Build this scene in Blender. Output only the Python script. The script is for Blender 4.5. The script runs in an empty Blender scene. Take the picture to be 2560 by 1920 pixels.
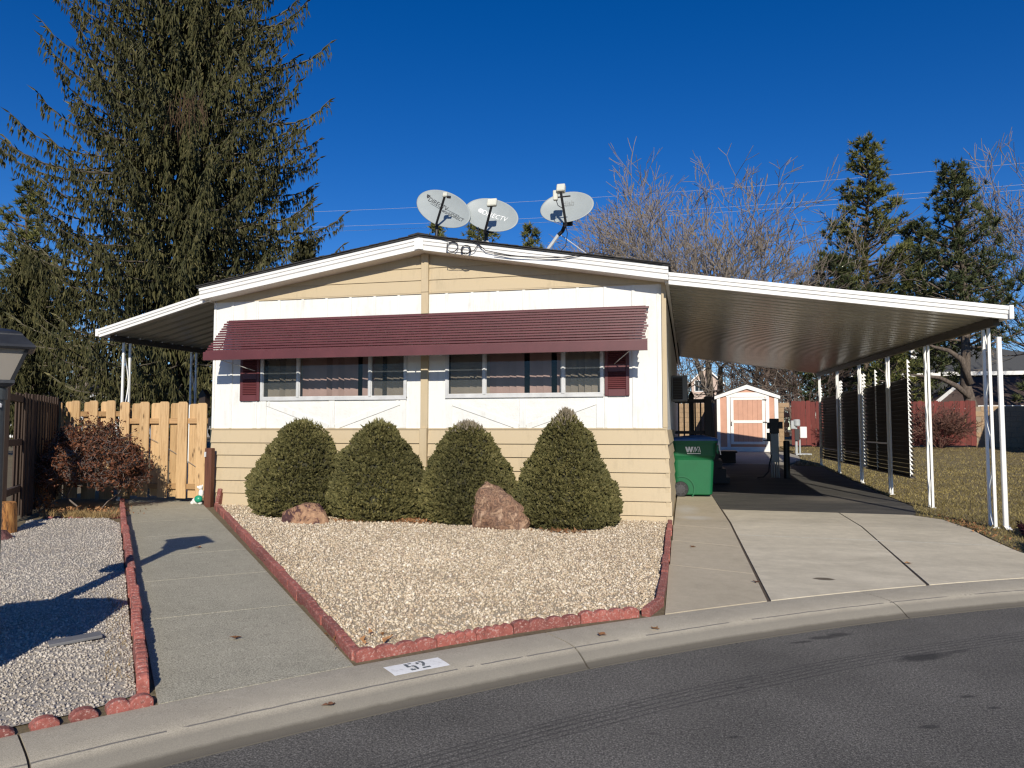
import bpy, bmesh, math, random
import numpy as np
from mathutils import Vector, Matrix
R=math.radians
random.seed(7); np.random.seed(7)
scn=bpy.context.scene
COL=scn.collection
# ---------------------------------------------------------------- camera, sky, sun, exposure
cam_d=bpy.data.cameras.new('camera'); cam=bpy.data.objects.new('camera',cam_d); COL.objects.link(cam)
cam_d.sensor_width=36.0; cam_d.lens=36.0*1890/2560; cam_d.clip_end=3000; cam_d.clip_start=.05
cam.location=(0,-11.1,1.6); cam.rotation_euler=(R(90+3.45),0,R(13.0))
scn.camera=cam
SUN_AZ=15.5; SUN_EL=27.0
wld=bpy.data.worlds.new('World'); scn.world=wld; wld.use_nodes=True
wn=wld.node_tree; bg=wn.nodes['Background']
sky=wn.nodes.new('ShaderNodeTexSky'); sky.sky_type='NISHITA'; sky.sun_disc=False
sky.sun_elevation=R(SUN_EL); sky.sun_rotation=R(180-SUN_AZ)
sky.altitude=1400; sky.air_density=1.0; sky.dust_density=0.0; sky.ozone_density=4.0
hs=wn.nodes.new('ShaderNodeHueSaturation'); hs.inputs['Saturation'].default_value=1.33; hs.inputs['Hue'].default_value=0.514
wn.links.new(sky.outputs[0],hs.inputs['Color']); wn.links.new(hs.outputs[0],bg.inputs['Color'])
bg.inputs['Strength'].default_value=0.10
sun_d=bpy.data.lights.new('sun','SUN'); sun_d.energy=5.0; sun_d.angle=R(0.5); sun_d.color=(1.0,.925,.80)
sun=bpy.data.objects.new('sun',sun_d); COL.objects.link(sun)
tosun=Vector((math.sin(R(SUN_AZ))*math.cos(R(SUN_EL)),-math.cos(R(SUN_AZ))*math.cos(R(SUN_EL)),math.sin(R(SUN_EL))))
sun.rotation_euler=tosun.to_track_quat('Z','Y').to_euler(); sun.location=(6,-25,20)
vs=scn.view_settings; vs.view_transform='Standard'; vs.look='None'; vs.gamma=1.0; vs.use_curve_mapping=False; vs.exposure=0.0
scn.render.engine='CYCLES'
scn.cycles.filter_width=1.3
scn.render.resolution_x=1024; scn.render.resolution_y=768

# ---------------------------------------------------------------- helpers
class MB:
    def __init__(s): s.v=[]; s.f=[]
    def quad(s,a,b,c,d):
        i=len(s.v); s.v+=[tuple(a),tuple(b),tuple(c),tuple(d)]; s.f.append((i,i+1,i+2,i+3)); return s
    def poly(s,pts):
        i=len(s.v); s.v+=[tuple(p) for p in pts]; s.f.append(tuple(range(i,i+len(pts)))); return s
    def box(s,x0,x1,y0,y1,z0,z1,c=0.0,M=None):
        if c<=0:
            P=[(x0,y0,z0),(x1,y0,z0),(x1,y1,z0),(x0,y1,z0),(x0,y0,z1),(x1,y0,z1),(x1,y1,z1),(x0,y1,z1)]
            F=[(3,2,1,0),(4,5,6,7),(0,1,5,4),(1,2,6,5),(2,3,7,6),(3,0,4,7)]
        else:
            P=[];F=[]
            def rect(x0,x1,y0,y1,z): return [(x0,y0,z),(x1,y0,z),(x1,y1,z),(x0,y1,z)]
            def oct_(x0,x1,y0,y1,z): return [(x0+c,y0,z),(x1-c,y0,z),(x1,y0+c,z),(x1,y1-c,z),(x1-c,y1,z),(x0+c,y1,z),(x0,y1-c,z),(x0,y0+c,z)]
            def oi(z): return [(x0+c,y0+c,z),(x1-c,y0+c,z),(x1-c,y0+c,z),(x1-c,y1-c,z),(x1-c,y1-c,z),(x0+c,y1-c,z),(x0+c,y1-c,z),(x0+c,y0+c,z)]
            b=rect(x0+c,x1-c,y0+c,y1-c,z0); o0=oct_(x0,x1,y0,y1,z0+c); o1=oct_(x0,x1,y0,y1,z1-c); t=rect(x0+c,x1-c,y0+c,y1-c,z1)
            P=b+o0+o1+t
            F=[(3,2,1,0),(20,21,22,23)]
            for k in range(8): F.append((4+k,4+(k+1)%8,12+(k+1)%8,12+k))
            for k in range(4):
                a=4+2*k; d=4+2*k+1; n=(k+1)%4
                F.append((k,n,d,a)); F.append((n,4+(2*k+2)%8,d))
                a=12+2*k; d=12+2*k+1
                F.append((20+n,20+k,a,d)); F.append((20+n,d,12+(2*k+2)%8))
        i=len(s.v)
        if M is not None: P=[tuple(M@Vector(p)) for p in P]
        s.v+=P; s.f+=[tuple(i+k for k in f) for f in F]; return s
    def prism(s,pts,vec):           # closed polygon swept by vec
        n=len(pts); i=len(s.v); vec=Vector(vec)
        s.v+=[tuple(p) for p in pts]+[tuple(Vector(p)+vec) for p in pts]
        s.f.append(tuple(i+k for k in range(n))[::-1]); s.f.append(tuple(i+n+k for k in range(n)))
        for k in range(n): s.f.append((i+k,i+(k+1)%n,i+n+(k+1)%n,i+n+k))
        return s
    def tube(s,pts,rad,n=6,cap=True):
        pts=[Vector(p) for p in pts]
        if not hasattr(rad,'__len__'): rad=[rad]*len(pts)
        i0=len(s.v); up=None
        for k,p in enumerate(pts):
            a=pts[max(k-1,0)]; b=pts[min(k+1,len(pts)-1)]; d=(b-a)
            if d.length<1e-9: d=Vector((0,0,1))
            d.normalize()
            if up is None:
                up=Vector((0,0,1)) if abs(d.z)<.9 else Vector((1,0,0))
            x=d.cross(up)
            if x.length<1e-5: x=d.cross(Vector((1,.3,.2)))
            x.normalize(); y=x.cross(d).normalized(); up=y
            for j in range(n):
                t=2*math.pi*j/n; s.v.append(tuple(p+(x*math.cos(t)+y*math.sin(t))*rad[k]))
        for k in range(len(pts)-1):
            for j in range(n):
                a=i0+k*n+j; b=i0+k*n+(j+1)%n; s.f.append((a,b,b+n,a+n))
        if cap:
            s.f.append(tuple(i0+j for j in range(n))[::-1]); e=i0+(len(pts)-1)*n; s.f.append(tuple(e+j for j in range(n)))
        return s
    def lathe(s,prof,c=(0,0,0),n=24,sx=1,sy=1):
        i0=len(s.v)
        for r,z in prof:
            for j in range(n):
                t=2*math.pi*j/n; s.v.append((c[0]+r*math.cos(t)*sx,c[1]+r*math.sin(t)*sy,c[2]+z))
        m=len(prof)
        for k in range(m-1):
            for j in range(n):
                a=i0+k*n+j; b=i0+k*n+(j+1)%n; s.f.append((a,b,b+n,a+n))
        s.f.append(tuple(i0+j for j in range(n))[::-1]); e=i0+(m-1)*n; s.f.append(tuple(e+j for j in range(n)))
        return s
    def loft(s,rings,closed=True,cap=True):
        i0=len(s.v); n=len(rings[0])
        for r in rings: s.v+=[tuple(p) for p in r]
        for k in range(len(rings)-1):
            for j in range(n if closed else n-1):
                a=i0+k*n+j; b=i0+k*n+(j+1)%n; s.f.append((a,b,b+n,a+n))
        if cap and closed:
            s.f.append(tuple(i0+j for j in range(n))[::-1]); e=i0+(len(rings)-1)*n; s.f.append(tuple(e+j for j in range(n)))
        return s
    def mesh(s,name,smooth=False):
        me=bpy.data.meshes.new(name); me.from_pydata(s.v,[],s.f); me.validate(verbose=False)
        bm=bmesh.new(); bm.from_mesh(me); bmesh.ops.recalc_face_normals(bm,faces=bm.faces); bm.to_mesh(me); bm.free()
        if smooth: me.polygons.foreach_set('use_smooth',[True]*len(me.polygons))
        me.update(); return me
def np_mesh(name,V,F,smooth=False):
    me=bpy.data.meshes.new(name); V=np.asarray(V,dtype=np.float32); F=np.asarray(F,dtype=np.int32); k=F.shape[1]
    me.vertices.add(len(V)); me.vertices.foreach_set('co',V.ravel())
    me.loops.add(F.size); me.loops.foreach_set('vertex_index',F.ravel())
    me.polygons.add(len(F)); me.polygons.foreach_set('loop_start',np.arange(0,F.size,k,dtype=np.int32)); me.polygons.foreach_set('loop_total',np.full(len(F),k,dtype=np.int32))
    if smooth: me.polygons.foreach_set('use_smooth',np.ones(len(F),dtype=bool))
    me.update(calc_edges=True); me.validate(); return me
ROOTM={}
def tag(o,label=None,cat=None,group=None,kind=None):
    if label: o['label']=label
    if cat: o['category']=cat
    if group: o['group']=group
    if kind: o['kind']=kind
    return o
def thing(name,label,cat,loc=(0,0,0),rz=0,group=None,kind=None):
    o=bpy.data.objects.new(name,None); COL.objects.link(o); o.location=loc; o.rotation_euler=(0,0,rz); o.empty_display_size=.1
    tag(o,label,cat,group,kind); ROOTM[o]=Matrix.Translation(Vector(loc))@Matrix.Rotation(rz,4,'Z'); return o
def obj(name,me,mat=None,parent=None,loc=(0,0,0),rot=(0,0,0),world=False,smooth=False,scale=None):
    """link a mesh as one object; world=True: the vertices are world coordinates even under a moved parent"""
    if isinstance(me,MB): me=me.mesh(name,smooth)
    o=bpy.data.objects.new(name,me); COL.objects.link(o)
    if mat is not None and len(me.materials)==0: me.materials.append(mat)
    o.location=loc; o.rotation_euler=rot
    if scale: o.scale=scale
    if parent is not None:
        o.parent=parent
        if world and parent in ROOTM: o.matrix_parent_inverse=ROOTM[parent].inverted()
    return o
def copy_tree(o,parent=None,loc=None,rot=None):
    c=o.copy(); COL.objects.link(c); c.parent=parent
    if parent is not None: c.matrix_parent_inverse=o.matrix_parent_inverse
    if loc is not None: c.location=loc
    if rot is not None: c.rotation_euler=rot
    for ch in list(o.children): copy_tree(ch,c)
    return c
def structure(name,me,mat,label=None,**k):
    o=obj(name,me,mat,**k); o['kind']='structure'
    if label: o['label']=label
    return o
def rotM(ax,a): return Matrix.Rotation(a,4,ax)
# ---------------------------------------------------------------- materials
def nmat(name):
    m=bpy.data.materials.new(name); m.use_nodes=True; nt=m.node_tree; return m,nt,nt.nodes['Principled BSDF']
def node(nt,t,**k):
    n=nt.nodes.new(t)
    for a,b in k.items():
        if a.startswith('i_'): n.inputs[a[2:].replace('_',' ')].default_value=b
        else: setattr(n,a,b)
    return n
def noise(nt,vec,scale,detail=3,rough=.5,dist=0):
    n=nt.nodes.new('ShaderNodeTexNoise'); n.inputs['Scale'].default_value=scale; n.inputs['Detail'].default_value=detail; n.inputs['Roughness'].default_value=rough; n.inputs['Distortion'].default_value=dist
    if vec is not None: nt.links.new(vec,n.inputs['Vector'])
    return n.outputs['Fac']
def ramp(nt,fac,stops):
    r=nt.nodes.new('ShaderNodeValToRGB'); e=r.color_ramp.elements
    while len(e)<len(stops): e.new(.5)
    for k,(p,c) in enumerate(stops):
        e[k].position=p; e[k].color=(*c,1) if len(c)==3 else c
    nt.links.new(fac,r.inputs['Fac']); return r.outputs['Color']
def mixc(nt,fac,a,b,mode='MIX'):
    m=nt.nodes.new('ShaderNodeMix'); m.data_type='RGBA'; m.blend_type=mode
    for s,k in ((fac,0),(a,6),(b,7)):
        if isinstance(s,(int,float)): m.inputs[k].default_value=s
        elif isinstance(s,tuple): m.inputs[k].default_value=(*s,1)
        else: nt.links.new(s,m.inputs[k])
    return m.outputs[2]
def math_(nt,op,a,b=None,c=None,clamp=False):
    m=nt.nodes.new('ShaderNodeMath'); m.operation=op; m.use_clamp=clamp
    for k,s in enumerate((a,b,c)):
        if s is None: continue
        if isinstance(s,(int,float)): m.inputs[k].default_value=s
        else: nt.links.new(s,m.inputs[k])
    return m.outputs[0]
def bump(nt,bsdf,h,strength=.3,dist=.01):
    b=nt.nodes.new('ShaderNodeBump'); b.inputs['Strength'].default_value=strength; b.inputs['Distance'].default_value=dist
    nt.links.new(h,b.inputs['Height']); nt.links.new(b.outputs[0],bsdf.inputs['Normal'])
def objco(nt,scale=(1,1,1)):
    t=nt.nodes.new('ShaderNodeTexCoord'); mp=nt.nodes.new('ShaderNodeMapping'); mp.inputs['Scale'].default_value=scale
    nt.links.new(t.outputs['Object'],mp.inputs['Vector']); return mp.outputs[0]
def geoco(nt,scale=(1,1,1)):
    t=nt.nodes.new('ShaderNodeNewGeometry'); mp=nt.nodes.new('ShaderNodeMapping'); mp.inputs['Scale'].default_value=scale
    nt.links.new(t.outputs['Position'],mp.inputs['Vector']); return mp.outputs[0]
def mul(c,k): return tuple(min(1,x*k) for x in c)
def basic(name,c,rough=.6,var=.12,scale=3.0,stretch=(1,1,1),bmp=0,bscale=60,metal=0,spec=None,isl=0):
    """plain paint, metal or plastic with soft uneven wear"""
    m,nt,b=nmat(name); v=geoco(nt,stretch)
    n=noise(nt,v,scale,5,.6)
    col=ramp(nt,n,[(.3,mul(c,1-var)),(.7,mul(c,1+var))])
    if isl:
        g=nt.nodes.new('ShaderNodeNewGeometry'); oi=nt.nodes.new('ShaderNodeObjectInfo')
        k=math_(nt,'FRACT',math_(nt,'ADD',g.outputs['Random Per Island'],oi.outputs['Random']))
        col=mixc(nt,1.0,col,ramp(nt,k,[(0,(1-isl,)*3),(1,(1,)*3)]),'MULTIPLY')
    nt.links.new(col,b.inputs['Base Color']); b.inputs['Roughness'].default_value=rough; b.inputs['Metallic'].default_value=metal
    if spec is not None: b.inputs['Specular IOR Level'].default_value=spec
    if bmp: bump(nt,b,noise(nt,v,bscale,4,.6),bmp,.01)
    return m
def weathered(name,c,dirt,amount=.5,rough=.65,bmp=.15):
    """painted boards: vertical dirt streaks and blotches"""
    m,nt,b=nmat(name)
    v1=geoco(nt,(6,6,.7)); v2=geoco(nt,(1,1,1))
    a=noise(nt,v1,3,6,.65); d=noise(nt,v2,2.2,6,.7)
    f=math_(nt,'MULTIPLY',math_(nt,'SUBTRACT',math_(nt,'MULTIPLY',a,d),.26),5.0*amount,clamp=True)
    f=math_(nt,'MINIMUM',f,1.0)
    col=mixc(nt,f,c,dirt); nt.links.new(col,b.inputs['Base Color']); b.inputs['Roughness'].default_value=rough
    bump(nt,b,noise(nt,geoco(nt,(20,20,3)),12,4,.6),bmp,.004)
    return m
def wood(name,c,dark,rough=.7,axis=2,knots=True,isl=.25):
    """sawn boards: grain along the axis, knots and board to board tone"""
    m,nt,b=nmat(name)
    sc=[14,14,14]; sc[axis]=.9
    oi=nt.nodes.new('ShaderNodeObjectInfo')
    t=nt.nodes.new('ShaderNodeTexCoord'); add=nt.nodes.new('ShaderNodeVectorMath'); add.operation='MULTIPLY_ADD'
    comb=nt.nodes.new('ShaderNodeCombineXYZ')
    for k in range(3): nt.links.new(math_(nt,'MULTIPLY',oi.outputs['Random'],31.7*(k+1)),comb.inputs[k])
    nt.links.new(t.outputs['Object'],add.inputs[0]); add.inputs[1].default_value=(1,1,1); nt.links.new(comb.outputs[0],add.inputs[2])
    mp=nt.nodes.new('ShaderNodeMapping'); mp.inputs['Scale'].default_value=sc; nt.links.new(add.outputs[0],mp.inputs['Vector'])
    g=noise(nt,mp.outputs[0],2.0,6,.65,1.2)
    col=ramp(nt,g,[(.32,dark),(.5,c),(.75,mul(c,1.18))])
    if knots:
        mp2=nt.nodes.new('ShaderNodeMapping'); s2=[9,9,9]; s2[axis]=3.2; mp2.inputs['Scale'].default_value=s2; nt.links.new(add.outputs[0],mp2.inputs['Vector'])
        vo=nt.nodes.new('ShaderNodeTexVoronoi'); vo.inputs['Scale'].default_value=1.0; nt.links.new(mp2.outputs[0],vo.inputs['Vector'])
        kf=ramp(nt,vo.outputs['Distance'],[(.05,(1,1,1)),(.2,(0,0,0))])
        col=mixc(nt,kf,col,mul(dark,.35))
    tone=ramp(nt,oi.outputs['Random'],[(0,(1-isl,1-isl*1.05,1-isl*1.25)),(1,(1,1,1))])
    col=mixc(nt,1.0,col,tone,'MULTIPLY')
    nt.links.new(col,b.inputs['Base Color']); b.inputs['Roughness'].default_value=rough
    bump(nt,b,g,.25,.004); return m
def concrete(name,c,dark,fine=220,stain=.5,extra=None,rough=.85,speck=.1):
    m,nt,b=nmat(name); v=geoco(nt)
    n1=noise(nt,v,fine,3,.6); n2=noise(nt,v,1.3,6,.65); n3=noise(nt,v,9,5,.6)
    col=ramp(nt,n2,[(.3,dark),(.62,c)])
    col=mixc(nt,.45,col,ramp(nt,n3,[(.3,mul(c,.82)),(.7,mul(c,1.08))]))
    col=mixc(nt,1.0,col,ramp(nt,n1,[(.38,(1-speck*2.2,)*3),(.62,(1+speck*.8,)*3)]),'MULTIPLY')
    vo=nt.nodes.new('ShaderNodeTexVoronoi'); vo.inputs['Scale'].default_value=7; nt.links.new(v,vo.inputs['Vector'])
    pit=ramp(nt,vo.outputs['Distance'],[(.03,(1,1,1)),(.06,(0,0,0))])
    col=mixc(nt,math_(nt,'MULTIPLY',pit,stain*.8),col,mul(dark,.35))
    if extra: col=extra(nt,v,col)
    nt.links.new(col,b.inputs['Base Color']); b.inputs['Roughness'].default_value=rough; b.inputs['Specular IOR Level'].default_value=.25
    bump(nt,b,math_(nt,'ADD',n1,math_(nt,'MULTIPLY',n3,2)),.25,.003); return m
def leafmat(name,c1,c2,rough=.6,trans=.0,c3=None):
    m,nt,b=nmat(name); g=nt.nodes.new('ShaderNodeNewGeometry')
    st=[(0,c1),(1,c2)] if c3 is None else [(0,c1),(.6,c2),(1,c3)]
    col=ramp(nt,g.outputs['Random Per Island'],st)
    v=geoco(nt); col=mixc(nt,1.0,col,ramp(nt,noise(nt,v,1.1,3),[(.3,(.7,.7,.7)),(.7,(1.25,1.2,1.1))]),'MULTIPLY')
    nt.links.new(col,b.inputs['Base Color']); b.inputs['Roughness'].default_value=rough; b.inputs['Specular IOR Level'].default_value=.2
    return m
def ellipse_mask(nt,v,x,y,a,b_,rot,soft=.35):
    """1 inside an ellipse on the ground, with a ragged edge"""
    sep=nt.nodes.new('ShaderNodeSeparateXYZ'); nt.links.new(v,sep.inputs[0])
    dx=math_(nt,'SUBTRACT',sep.outputs[0],x); dy=math_(nt,'SUBTRACT',sep.outputs[1],y); c,s=math.cos(rot),math.sin(rot)
    u=math_(nt,'ADD',math_(nt,'MULTIPLY',dx,c/a),math_(nt,'MULTIPLY',dy,s/a)); w=math_(nt,'ADD',math_(nt,'MULTIPLY',dx,-s/b_),math_(nt,'MULTIPLY',dy,c/b_))
    d=math_(nt,'SQRT',math_(nt,'ADD',math_(nt,'MULTIPLY',u,u),math_(nt,'MULTIPLY',w,w)))
    d=math_(nt,'ADD',d,math_(nt,'MULTIPLY',math_(nt,'SUBTRACT',noise(nt,v,9,4),.5),.7))
    return math_(nt,'DIVIDE',math_(nt,'SUBTRACT',1.0,d),soft,clamp=True)
# ---------------------------------------------------------------- lie of the land
CX,CY=12.6,-20.1; RB=19.92; RR=19.40
BP=[(0,0),(5,0.0),(8,.06),(11,.15),(14,.24),(17,.42),(21,.66),(26,.75),(4000,.75)]
def interp(P,y):
    if y<=P[0][0]: return P[0][1]
    for (a,b),(c,d) in zip(P,P[1:]):
        if y<=c: return b+(d-b)*(y-a)/(c-a)
    return P[-1][1]
def yard(x,y):
    r=math.hypot(x-CX,y-CY); E=.29+.10*max(0,min(1,-x/8)); r0=max(math.hypot(x-CX,CY),RB+2)
    t=max(0,min(1,(r-RB)/(r0-RB))); return .12+(E-.12)*t+interp(BP,y)
def hgt(x,y):
    r=math.hypot(x-CX,y-CY)
    if r<=RB: return -.12
    return yard(x,y)
def sheet(poly,off=0.0,res=.5,thick=.1,hf=yard):
    """a paved or planted patch: polygon cut on a grid, laid on the land, with sides"""
    bm=bmesh.new(); vs_=[bm.verts.new((p[0],p[1],0)) for p in poly]; bm.faces.new(vs_)
    xs=[p[0] for p in poly]; ys=[p[1] for p in poly]
    for ax,lo,hi in ((0,min(xs),max(xs)),(1,min(ys),max(ys))):
        k=math.ceil(lo/res)*res
        while k<hi:
            co=[0,0,0]; no=[0,0,0]; co[ax]=k; no[ax]=1
            bmesh.ops.bisect_plane(bm,geom=bm.verts[:]+bm.edges[:]+bm.faces[:],plane_co=co,plane_no=no); k+=res
    bmesh.ops.recalc_face_normals(bm,faces=bm.faces)
    if bm.faces[:] and bm.faces[0:1] and list(bm.faces)[0].normal.z<0: bmesh.ops.reverse_faces(bm,faces=bm.faces)
    top=list(bm.faces)
    if thick>0:
        edges=[e for e in bm.edges if e.is_boundary]
        ret=bmesh.ops.extrude_edge_only(bm,edges=edges)
        nv=[g for g in ret['geom'] if isinstance(g,bmesh.types.BMVert)]; nvs=set(nv)
        for v in bm.verts: v.co.z=hf(v.co.x,v.co.y)+off-(thick if v in nvs else 0)
    else:
        for v in bm.verts: v.co.z=hf(v.co.x,v.co.y)+off
    bmesh.ops.recalc_face_normals(bm,faces=bm.faces)
    me=bpy.data.meshes.new('sheet'); bm.to_mesh(me); bm.free(); return me
# ---------------------------------------------------------------- the ground
def yard_np(x,y):
    r=np.hypot(x-CX,y-CY); E=.29+.10*np.clip(-x/8,0,1); r0=np.maximum(np.hypot(x-CX,CY),RB+2)
    t=np.clip((r-RB)/(r0-RB),0,1); return .12+(E-.12)*t+np.interp(y,[p[0] for p in BP],[p[1] for p in BP])
def axis_pts(lo,hi,step,far):
    a=list(np.arange(lo,hi+.01,step)); k=step*1.6; p=hi
    while p<far: p+=k; k*=1.5; a.append(p)
    k=step*1.6; p=lo; b=[]
    while p>-far: p-=k; k*=1.5; b.append(p)
    return np.array(b[::-1]+a)
def m_ground():
    m,nt,b=nmat('dry_soil'); v=geoco(nt)
    col=ramp(nt,noise(nt,v,.5,6,.7),[(.3,(.10,.078,.045)),(.5,(.16,.125,.07)),(.7,(.20,.165,.085))])
    col=mixc(nt,.5,col,ramp(nt,noise(nt,v,25,4,.7),[(.3,(.05,.038,.022)),(.7,(.24,.19,.11))]))
    nt.links.new(col,b.inputs['Base Color']); b.inputs['Roughness'].default_value=.95; bump(nt,b,noise(nt,v,30,4,.7),.6,.02); return m
MG=m_ground()
xs=axis_pts(-24,24,.75,1800); ys=axis_pts(-16,34,.75,1800)
X_,Y_=np.meshgrid(xs,ys); Z_=yard_np(X_,Y_)-.03
inside=np.hypot(X_-CX,Y_-CY)<RB+.9; Z_[inside]=-.14
V=np.stack([X_,Y_,Z_],-1).reshape(-1,3); nx=len(xs); ny=len(ys)
i=(np.arange(ny-1)[:,None]*nx+np.arange(nx-1)[None,:]).ravel()
structure('ground',np_mesh('ground',V,np.stack([i,i+1,i+nx+1,i+nx],-1)),MG,'dry brown soil of the lots running back to the horizon')
# road
def m_asphalt():
    m,nt,b=nmat('asphalt'); v=geoco(nt)
    g=noise(nt,v,110,3,.75); g2=noise(nt,v,48,5,.8); l=noise(nt,v,.9,6,.65)
    col=ramp(nt,l,[(.3,(.098,.092,.083)),(.7,(.155,.146,.132))])
    col=mixc(nt,1.0,col,ramp(nt,g,[(.38,(.40,.40,.40)),(.52,(1,1,1)),(.64,(2.0,2.0,1.95))]),'MULTIPLY')
    col=mixc(nt,1.0,col,ramp(nt,g2,[(.38,(.55,.55,.55)),(.62,(1.45,1.45,1.42))]),'MULTIPLY')
    vo=nt.nodes.new('ShaderNodeTexVoronoi'); vo.inputs['Scale'].default_value=55; nt.links.new(v,vo.inputs['Vector'])
    col=mixc(nt,ramp(nt,vo.outputs['Distance'],[(.08,(.75,.75,.75)),(.16,(0,0,0))]),col,ramp(nt,noise(nt,v,30,1),[(.45,(.06,.06,.06)),(.62,(.26,.25,.23))]))
    for (x,y,a,bb,r,s) in ((1.60,-5.16,.27,.085,.6,.8),(1.88,-4.96,.14,.03,.6,.55),(.82,-4.95,.13,.035,.5,.7),(1.0,-4.78,.16,.05,.5,.7),(1.14,-4.66,.15,.055,.5,.7),(1.62,-5.96,.075,.028,.4,.8),(1.25,-6.52,.075,.03,.4,.7),(.22,-6.9,.05,.025,.4,.6),(1.70,-6.13,.05,.02,.4,.7),(.3,-6.1,.04,.02,.4,.7),(-.2,-6.95,.05,.02,.3,.4)):
        col=mixc(nt,math_(nt,'MULTIPLY',ellipse_mask(nt,v,x,y,a,bb,r,.5),s*.95),col,(.026,.025,.024))
    # rubber tread lines left by turning cars
    sep=nt.nodes.new('ShaderNodeSeparateXYZ'); nt.links.new(v,sep.inputs[0])
    dx=math_(nt,'SUBTRACT',sep.outputs[0],CX); dy=math_(nt,'SUBTRACT',sep.outputs[1],CY)
    rr=math_(nt,'SQRT',math_(nt,'ADD',math_(nt,'MULTIPLY',dx,dx),math_(nt,'MULTIPLY',dy,dy)))
    rr=math_(nt,'ADD',rr,math_(nt,'MULTIPLY',noise(nt,v,.6,2),.05))
    for r0,w in ((18.60,.012),(18.65,.012),(18.70,.013),(18.75,.013),(18.79,.010)):
        k=math_(nt,'SUBTRACT',1.0,math_(nt,'DIVIDE',math_(nt,'ABSOLUTE',math_(nt,'SUBTRACT',rr,r0)),w),clamp=True)
        k=math_(nt,'MULTIPLY',k,math_(nt,'MULTIPLY',noise(nt,v,5,3),1.3,clamp=True))
        col=mixc(nt,k,col,(.035,.034,.033))
    nt.links.new(col,b.inputs['Base Color']); b.inputs['Roughness'].default_value=.88; b.inputs['Specular IOR Level'].default_value=.3
    bump(nt,b,math_(nt,'ADD',g,g2),.5,.004); return m
mb=MB(); n=120
ring=[(CX+(RR+.03)*math.cos(2*math.pi*k/n),CY+(RR+.03)*math.sin(2*math.pi*k/n),0) for k in range(n)]
mb.poly(ring)
structure('road',mb,m_asphalt(),'grey asphalt street with oil spots and faint tyre marks')
# rolled kerb, one piece between two joints
def curb_extra(nt,v,col):
    sep=nt.nodes.new('ShaderNodeSeparateXYZ'); nt.links.new(v,sep.inputs[0])
    dx=math_(nt,'SUBTRACT',sep.outputs[0],CX); dy=math_(nt,'SUBTRACT',sep.outputs[1],CY)
    rr=math_(nt,'SQRT',math_(nt,'ADD',math_(nt,'MULTIPLY',dx,dx),math_(nt,'MULTIPLY',dy,dy)))
    rr=math_(nt,'ADD',rr,math_(nt,'MULTIPLY',math_(nt,'SUBTRACT',noise(nt,v,6,5,.7),.5),.02))
    low=math_(nt,'DIVIDE',math_(nt,'SUBTRACT',19.545,rr),.05,clamp=True)      # scuffed, weathered roll
    col=mixc(nt,math_(nt,'MULTIPLY',low,.75),col,(.175,.163,.138))
    line=math_(nt,'SUBTRACT',1.0,math_(nt,'DIVIDE',math_(nt,'ABSOLUTE',math_(nt,'SUBTRACT',rr,19.555)),.010),clamp=True)
    col=mixc(nt,math_(nt,'MULTIPLY',line,math_(nt,'GREATER_THAN',noise(nt,v,4,4),.40)),col,(.10,.098,.10))
    edge=math_(nt,'DIVIDE',math_(nt,'SUBTRACT',19.445,rr),.02,clamp=True)
    col=mixc(nt,math_(nt,'MULTIPLY',edge,.7),col,(.06,.052,.042)); return col
MCURB=concrete('kerb_concrete',(.50,.45,.35),(.40,.355,.275),180,.5,curb_extra,speck=.12)
curb=thing('curb','rolled concrete kerb curving along the street edge',None,(0,0,0),kind='structure')
prof=[(RB+.005,-.1),(RB+.005,.118),(RB-.02,.121),(RB-.26,.116),(RB-.33,.110),(RB-.375,.100),(RB-.41,.086),(RB-.44,.068),(RB-.47,.048),(RB-.495,.028),(RR+.01,.014),(RR-.015,.006),(RR-.015,-.1)]
def rz_at(rho): 
    for (a,za),(b,zb) in zip(prof[1:],prof[2:]):
        if b<=rho<=a: return zb+(za-zb)*(rho-b)/(a-b)
    return .12
J=[161,151.7,142.45,133.15,123.8,114.5,105.2,96]
# soil strip right behind the kerb
mb=MB(); mb.loft([[(CX+r*math.cos(R(t)),CY+r*math.sin(R(t)),yard(CX+r*math.cos(R(t)),CY+r*math.sin(R(t)))-.010) for r in (RB-.02,RB+.25,RB+.6,RB+1.0,RB+1.6)] for t in np.linspace(161,96,80)],closed=False)
structure('verge',mb,MG,'narrow soil strip behind the kerb')
for a,b in zip(J,J[1:]):
    mb=MB(); rings=[]; g=.013/RB*180/math.pi*.5
    for k in range(13):
        t=R(a-g+(b+g-a+g)*k/12); rings.append([(CX+r*math.cos(t),CY+r*math.sin(t),z) for r,z in prof])
    mb.loft(rings); cs_=obj('curb_slab',mb.mesh('curb_slab',True),MCURB,curb); cs_.data.set_sharp_from_angle(angle=R(50))
# dark packed dirt in the joints
mb=MB(); mb.loft([[(CX+r*math.cos(R(t)),CY+r*math.sin(R(t)),z-.012) for r,z in prof] for t in np.linspace(161,96,60)])
obj('joint_filler',mb,basic('joint_dirt',(.05,.04,.03),.95),curb)
def polar(rho,phi,dz=.004): return (CX+rho*math.cos(R(phi)),CY+rho*math.sin(R(phi)),rz_at(rho)+dz)
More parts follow.
